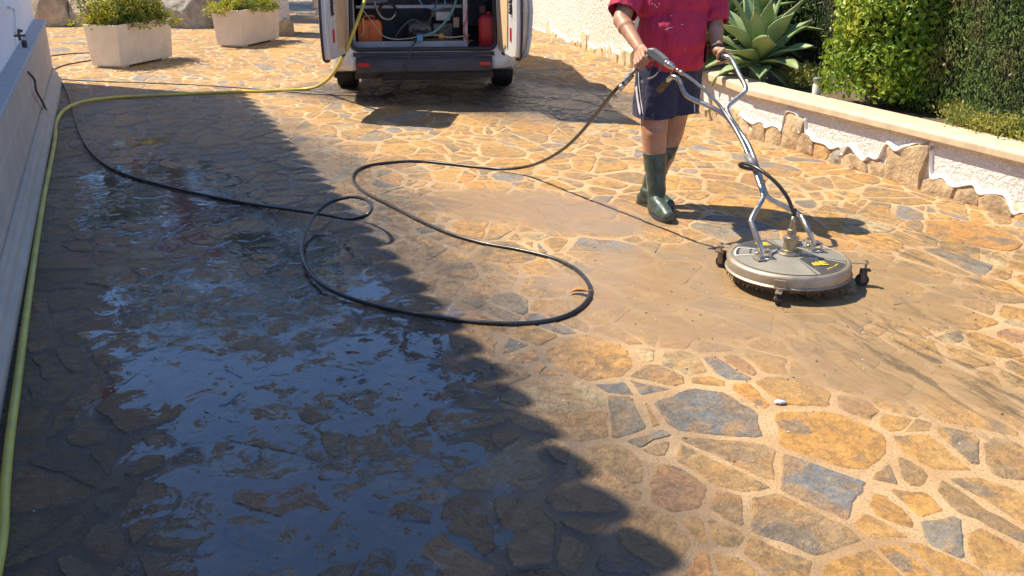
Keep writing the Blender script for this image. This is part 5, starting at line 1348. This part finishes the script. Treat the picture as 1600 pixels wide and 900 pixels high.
def man():
    base=Vector((.95,5.95,0))
    shR=Vector((.735,5.93,1.405)); shL=Vector((1.165,5.96,1.405))
    elR=D(971,31,5.76); wrR=D(1000,77,5.535); elL=D(1117,38,5.86); wrL=D(1121,79,5.66)
    hipR=Vector((.875,5.93,.90)); hipL=Vector((1.045,6.0,.90))
    knR=D(1022,213,5.84); knL=D(1049,208,6.03)
    hR=G(1024,323,.05); tR=G(1043,337,.045); hL=G(1009,309,.05); tL=G(1040,318,.045)
    anR=Vector((hR.x+.005,hR.y+.01,.09)); anL=Vector((hL.x+.03,hL.y+.0,.09))
    neck=Vector((.955,5.93,1.47)); head=Vector((.975,5.865,1.625))
    B=Blob()
    B.ell((.95,5.93,1.28),(.205,.145,.20)); B.ell((.955,5.97,.98),(.195,.14,.17)); B.ell((.96,5.90,1.08),(.195,.165,.19)); B.cap(shR,shL,.075,.075)
    B.cap(Vector((.95,5.96,1.40)),Vector((.96,5.90,1.52)),.075,.062); B.cap((.955,5.98,1.0),(.955,5.96,1.30),.17,.17,.75)
    # head: cranium, jaw, nose, ears, brow; looks down at the machine
    fw=Vector((.22,-.90,-.38)).normalized(); up=Vector((.09,-.35,.93)); up=(up-fw*up.dot(fw)).normalized(); rt=fw.cross(up)
    Rh=Matrix((rt,fw,up)).transposed()
    hp=lambda x,y,z: head+rt*x+fw*y+up*z
    B.ell(hp(0,-.01,.03),(.076,.096,.098),Rh); B.ell(hp(0,.03,-.045),(.058,.065,.068),Rh); B.ell(hp(0,.062,-.088),(.030,.026,.022),Rh)
    B.cap(hp(0,.088,.012),hp(0,.112,-.028),.010,.015); B.ell(hp(.013,.10,-.030),(.010,.010,.008),Rh,2); B.ell(hp(-.013,.10,-.030),(.010,.010,.008),Rh,2)
    B.cap(hp(-.045,.076,.030),hp(.045,.076,.030),.012,.012); B.cap(hp(-.022,.088,-.056),hp(.022,.088,-.056),.007,.007); B.cap(hp(-.020,.086,-.066),hp(.020,.086,-.066),.007,.007)
    for s in (-1,1): B.ell(hp(s*.077,-.005,-.01),(.010,.020,.032),Rh,2); B.ell(hp(s*.038,.066,-.02),(.024,.020,.022),Rh)
    # arms
    B.chain([shR,elR,wrR],[.060,.050,.031]); B.ell(elR.lerp(wrR,.25),(.05,.05,.05)); B.chain([shL,elL,wrL],[.060,.050,.031]); B.ell(elL.lerp(wrL,.28),(.048,.048,.048))
    def hand(wr,cen,ax,hint,sgn):
        ax=Vector(ax).normalized(); p=(wr-cen); p=(p-ax*p.dot(ax)).normalized(); q=ax.cross(p); 
        if q.dot(Vector(hint))<0: q=-q
        R=.0285; dr=lambda a:p*math.cos(math.radians(a))+q*math.sin(math.radians(a))
        offs=[-.033,-.011,.011,.032]; ln=[.92,1.0,.97,.82]
        if sgn<0: offs=offs[::-1]
        for o,l in zip(offs,ln):
            kn=cen+ax*o*1.02+dr(48)*(R+.006); B.cap(wr+ax*o*.45,kn,.0165,.0135,.9)
            j1=cen+ax*o*1.05+dr(48+72*l)*(R+.003); j2=cen+ax*o*1.05+dr(48+125*l)*(R); j3=cen+ax*o*1.03+dr(48+165*l)*(R-.002)
            B.chain([kn,j1,j2,j3],[.0115,.0100,.0092,.0080])
        o=-sgn*.050
        t0=wr+ax*(-sgn)*.020; t1=cen+ax*o*.9+dr(5)*(R+.012); t2=cen+ax*o*.95+dr(-50)*(R+.004); t3=cen+ax*o*.8+dr(-95)*(R+.001)
        B.chain([t0,t1,t2,t3],[.017,.0135,.0115,.0095])
    gp0=D(1015,86,5.42); gp1=D(995,107,5.46)
    hand(wrR,gp0.lerp(gp1,.50),gp1-gp0,(.3,-1,-.2),1)
    lg0=D(1131,88.5,5.55); lg1=D(1126,90,5.60)
    hand(wrL,lg1+(lg1-lg0)*.15,(lg1-lg0),(.2,-1,-.1),1)
    # legs
    B.chain([hipR,knR,anR],[.110,.077,.050]); B.ell(knR+Vector((0,-.012,.02)),(.068,.070,.075)); B.ell(knR.lerp(anR,.30)+Vector((0,.016,0)),(.074,.076,.12)); B.chain([hipL,knL,anL],[.110,.076,.050]); B.ell(knL+Vector((0,-.012,.02)),(.066,.068,.075)); B.ell(knL.lerp(anL,.30)+Vector((0,.016,0)),(.072,.074,.12))
    B.cap(hR,tR,.040,.036); B.cap(hL,tL,.040,.036)
    body=B.finish('person',MAT['skin'],.0045,4,None,base)
    tag(body,'stout man in red t-shirt, navy shorts and green rubber boots pushing the surface cleaner','person')
    # shirt
    B=Blob(); B.ell((.95,5.91,1.29),(.235,.175,.19)); B.ell((.965,5.90,1.10),(.212,.185,.23)); B.ell((.965,5.93,.97),(.215,.185,.16)); B.cap(shR+Vector((.02,0,0)),shL-Vector((.02,0,0)),.090,.090)
    B.cap((.95,5.95,1.36),(.955,5.92,1.47),.11,.085)
    sR=D(973,20,5.80); sL=D(1118,36,5.88); dR=(elR-shR).normalized(); dL=(elL-shL).normalized()
    B.chain([shR,sR,sR+dR*.07],[.088,.080,.080]); B.chain([shL,sL,sL+dL*.07],[.088,.078,.078])
    w1=wrinkle(.016,9,(1,1,.7),3); w2=wrinkle(.008,22,(1,1,.45),8)
    cutR=sR-dR*.0; 
    def disp(c,n): return w1(c,n)+w2(c,n)*(1 if c.z<1.3 else .7)
    B.bm.normal_update()
    shirt=B.finish('t_shirt',MAT['shirt'],.008,5,body,None,disp,[((0,5.9,.893),(0,.12,-1)),((.955,5.92,1.505),(0,-.3,1))])
    # open the sleeves where they end
    me=shirt.data; bm=bmesh.new(); bm.from_mesh(me); off=mw(body)
    iR=off.inverted()@sR; iL=off.inverted()@sL; kill=[]
    for f in bm.faces:
        c=f.calc_center_median()
        if ((c-iR).dot(dR)>.0 and (c-iR).length<.24 and c.x<iR.x+.085 and ((c-iR)-dR*(c-iR).dot(dR)).length<.115) or ((c-iL).dot(dL)>.0 and (c-iL).length<.24 and c.x>iL.x-.07 and ((c-iL)-dL*(c-iL).dot(dL)).length<.11): kill.append(f)
    bmesh.ops.delete(bm,geom=kill,context='FACES'); bm.to_mesh(me); bm.free()
    so=shirt.modifiers.new('s','SOLIDIFY'); so.thickness=.004; so.offset=-1
    # shorts
    B=Blob(); B.ell((.955,5.965,.90),(.205,.165,.15)); 
    hemR=Vector((.885,5.885,.56)); hemL=Vector((1.02,5.99,.56))
    B.chain([Vector((.885,5.93,.88)),hemR-Vector((.012,0,.06))],[.135,.125]); B.chain([Vector((1.035,5.99,.88)),hemL-Vector((0,0,.06))],[.130,.120])
    w3=wrinkle(.012,10,(1,1,.35),5); w4=wrinkle(.006,26,(1,1,.5),1)
    shorts=B.finish('shorts',MAT['shorts'],.008,4,body,None,lambda c,n:w3(c,n)+w4(c,n),[((0,5.9,.575),(.03,.05,-1)),((0,5.9,1.0),(0,0,1))],.005)
    # boots
    for (h,t_,an,kn,nm) in ((hR,tR,anR,knR,0),(hL,tL,anL,knL,1)):
        B=Blob(); top=an.lerp(kn,(.385-.09)/(kn.z-.09)+.05); d=(t_-h); d.z=0; d.normalize(); s=Vector((-d.y,d.x,0))
        B.chain([Vector((an.x,an.y,.07)),an+Vector((0,0,.06)),top],[.054,.056,.076]); 
        B.chain([Vector((h.x,h.y,.045))-d*.02,Vector((h.x,h.y,.05))+d*.06,Vector((h.x,h.y,.048))+d*.13,Vector((h.x,h.y,.042))+d*.19],[.045,.047,.050,.040])
        B.cap(Vector((h.x,h.y,.09))+d*.01,Vector((h.x,h.y,.055))+d*.16,.050,.040)
        bo=B.finish('boot',MAT['boot'],.006,4,body,None,lambda c,n:noise.noise(c*22)*.004*(1 if c.z>.1 else .2),[((0,0,.012),(0,0,-1)),((0,0,.385),(0,0,1))],.004)
        sl=MB(); P=[]
        for i in range(24):
            a=2*PI*i/24; x=.075+.150*math.cos(a); y=(.052 if math.cos(a)>-.2 else .044)*math.sin(a)*(1 if abs(math.cos(a))<.8 else .95); P.append((x,y))
        sl.prism(P,.020,frame((h.x,h.y,0),d,(0,0,1))); sl.build('sole',MAT['black'],bo,bevel=.004)
    # hair cap, eyes, watch
    H=Blob(); H.ell(hp(0,-.018,.040),(.084,.100,.098),Rh); H.ell(hp(0,-.055,-.015),(.072,.060,.062),Rh)
    H.finish('hair',MAT['hair'],.006,2,body,None,lambda c,n:noise.noise(c*60)*.004,[(hp(0,.045,.05),fw*1.0+up*-.55)])
    for s in (-1,1):
        e=MB(); bm=bmesh.new(); bmesh.ops.create_uvsphere(bm,u_segments=14,v_segments=10,radius=.0125,matrix=Matrix.Translation(hp(s*.031,.0755,.008))); me=bpy.data.meshes.new('m'); bm.to_mesh(me); bm.free(); link('eye',me,MAT['stripe'],body)
        bm=bmesh.new(); bmesh.ops.create_uvsphere(bm,u_segments=12,v_segments=8,radius=.006,matrix=Matrix.Translation(hp(s*.031,.0830,.006))); me=bpy.data.meshes.new('m'); bm.to_mesh(me); bm.free(); link('iris',me,MAT['black'],body)
    wd=(wrL-elL).normalized(); wc=wrL-wd*.012; wb=MB(); a0=wd.orthogonal().normalized(); a1=wd.cross(a0)
    ring=[wc+(a0*math.cos(2*PI*i/20)+a1*math.sin(2*PI*i/20))*.036 for i in range(20)]; wb.tube(ring,.008,8,closed=True)
    wb.build('wristband',MAT['black'],body,smooth=True)
    # marks on the clothes laid onto the cloth
    bpy.context.view_layer.update()
    def hit(o,px,py,off=.004):
        inv=o.matrix_world.inverted(); c=inv@Vector((0,0,CH)); d=(inv.to_3x3()@ray(px,py)).normalized(); ok,l,n,_=o.ray_cast(c,d)
        if not ok: return None
        return o.matrix_world@l-ray(px,py).normalized()*off
    def strip(o,pts,wd,mat,name):
        P=[]; 
        for i in range(len(pts)-1):
            for k in range(6): P.append((pts[i][0]+(pts[i+1][0]-pts[i][0])*k/6,pts[i][1]+(pts[i+1][1]-pts[i][1])*k/6))
        v=[];
        for i in range(len(P)):
            a=P[max(0,i-1)]; b=P[min(len(P)-1,i+1)]; dx,dy=b[0]-a[0],b[1]-a[1]; L=math.hypot(dx,dy) or 1
            w=wd*(1 if 0<i<len(P)-1 else .3); l=hit(o,P[i][0]-dy/L*w,P[i][1]+dx/L*w); r=hit(o,P[i][0]+dy/L*w,P[i][1]-dx/L*w)
            if l and r: v+=[l,r]
        if len(v)<4: return
        mb=MB(); mb.add(v,[(2*i,2*i+1,2*i+3,2*i+2) for i in range(len(v)//2-1)]); mb.build(name,mat,o,smooth=True)
    strip(shorts,[(993,112),(993,130),(996,155),(1001,184)],1.6,MAT['stripe'],'side_stripe'); strip(shorts,[(997.5,112),(998,130),(1001,155),(1005.5,184)],.6,MAT['stripe'],'side_stripe')
    strip(shorts,[(1085,160),(1085.5,175),(1084,188)],.7,MAT['stripe'],'side_stripe')
    strip(shorts,[(1001,126),(1005,125)],.5,MAT['stripe'],'logo_mark'); strip(shorts,[(1001,128.5),(1006,127.8)],.5,MAT['stripe'],'logo_mark')
    for L in ([(964,6),(966,9)],[(968.5,6),(970,10)],[(972,7.5),(976.5,8.5),(974.5,11),(971,10),(972,7.5)]): strip(shirt,L,.7,MAT['stripe'],'sleeve_print')
    for L in ([(1018,7),(1021,4)],[(1022,9),(1025,6)],[(1025,12),(1028,9)],[(1029,4),(1031,8)]): strip(shirt,L,.6,MAT['stripe'],'chest_print')
    for L in ([(1038,47),(1044,44),(1053,42)],[(1047,25),(1051,24.3)],[(1064,39),(1069,37.5)],[(1070,78),(1072,78)]): strip(shirt,L,.45,MAT['stripe'],'paint_splash')
man()
# ------------------------------------------------------------------ litter
def leaf_litter():
    p=G(905,459,.006); t=MB(); v=[];f=[]
    for i in range(9):
        s=i/8; w_=.018*math.sin(PI*s)**.7+.001
        for q in (-1,0,1): v.append(p+Vector((-.05+.10*s,(q*w_)+.01*math.sin(5*s),.004+.018*abs(q)*math.sin(PI*s)+.012*s)))
    for i in range(8):
        for q in range(2): a=i*3+q; f.append((a,a+1,a+4,a+3))
    t.add(v,f); t.tube([p+Vector((.05,0,.016)),p+Vector((.085,-.01,.03))],.0015,5); o=t.build('dry_leaf',MAT['leafdry'],None,p,smooth=True); so=o.modifiers.new('s','SOLIDIFY'); so.thickness=.0012
    tag(o,'curled brown dry leaf lying against the inside of the hose loop','leaf')
    p=G(1219,629,.008); bm=bmesh.new(); bmesh.ops.create_icosphere(bm,subdivisions=3,radius=1)
    for v in bm.verts: v.co=Vector((v.co.x*.021,v.co.y*.010,v.co.z*.008))*(1+.5*noise.noise(v.co*2.5))+p+Vector((0,0,.002))
    me=bpy.data.meshes.new('m'); bm.to_mesh(me); bm.free(); o=link('scrap',me,MAT['stripe'],None,p); tag(o,'small crumpled white scrap lying on the sunlit paving','scrap')
    p=G(1325,459,.006); t=MB(); t.add([p+Vector(q) for q in ((-.04,-.02,0),(-.01,-.025,.012),(.05,.01,.004),(.04,.035,.02),(-.005,.01,.01))],[(0,1,4),(1,2,4),(2,3,4)]); o=t.build('dry_leaf',MAT['leafdry'],None,p); tag(o,'torn brown leaf beside the right wheel of the surface cleaner','leaf')
    # fine debris
    rr=random.Random(21); P=[]
    def spots(n,c,sx,sy):
        for _ in range(n):
            x,y=rr.gauss(c[0],sx),rr.gauss(c[1],sy)
            if inside(x,y): P.append((x,y))
    spots(260,(.5,10.4),.9,1.1); spots(160,(1.2,3.9),.8,.6); spots(120,(2.4,5.3),.5,1.2); spots(120,(.3,4.8),.9,1.0); spots(120,(-1.5,6),1,2)
    for mt,k,lab in (('soil',0,'scattered dark crumbs of dirt on the wet paving'),('lip',1,'scattered pale chips and petals on the paving')):
        b=MB()
        for i,(x,y) in enumerate(P):
            if (i%3==0)!=(k==1): continue
            r=rr.uniform(.002,.0055 if k==0 else .0035); a=rr.uniform(0,PI); z=.006
            pts=[Vector((x+r*(1+.6*rr.random())*math.cos(a+q*PI/2),y+r*math.sin(a+q*PI/2)*.7,z)) for q in range(4)]
            b.add(pts+[Vector((x,y,z+r*.8))],[(0,1,4),(1,2,4),(2,3,4),(3,0,4)])
        o=b.build('debris',MAT[mt]); tag(o,lab,'debris',kind='stuff')
leaf_litter()
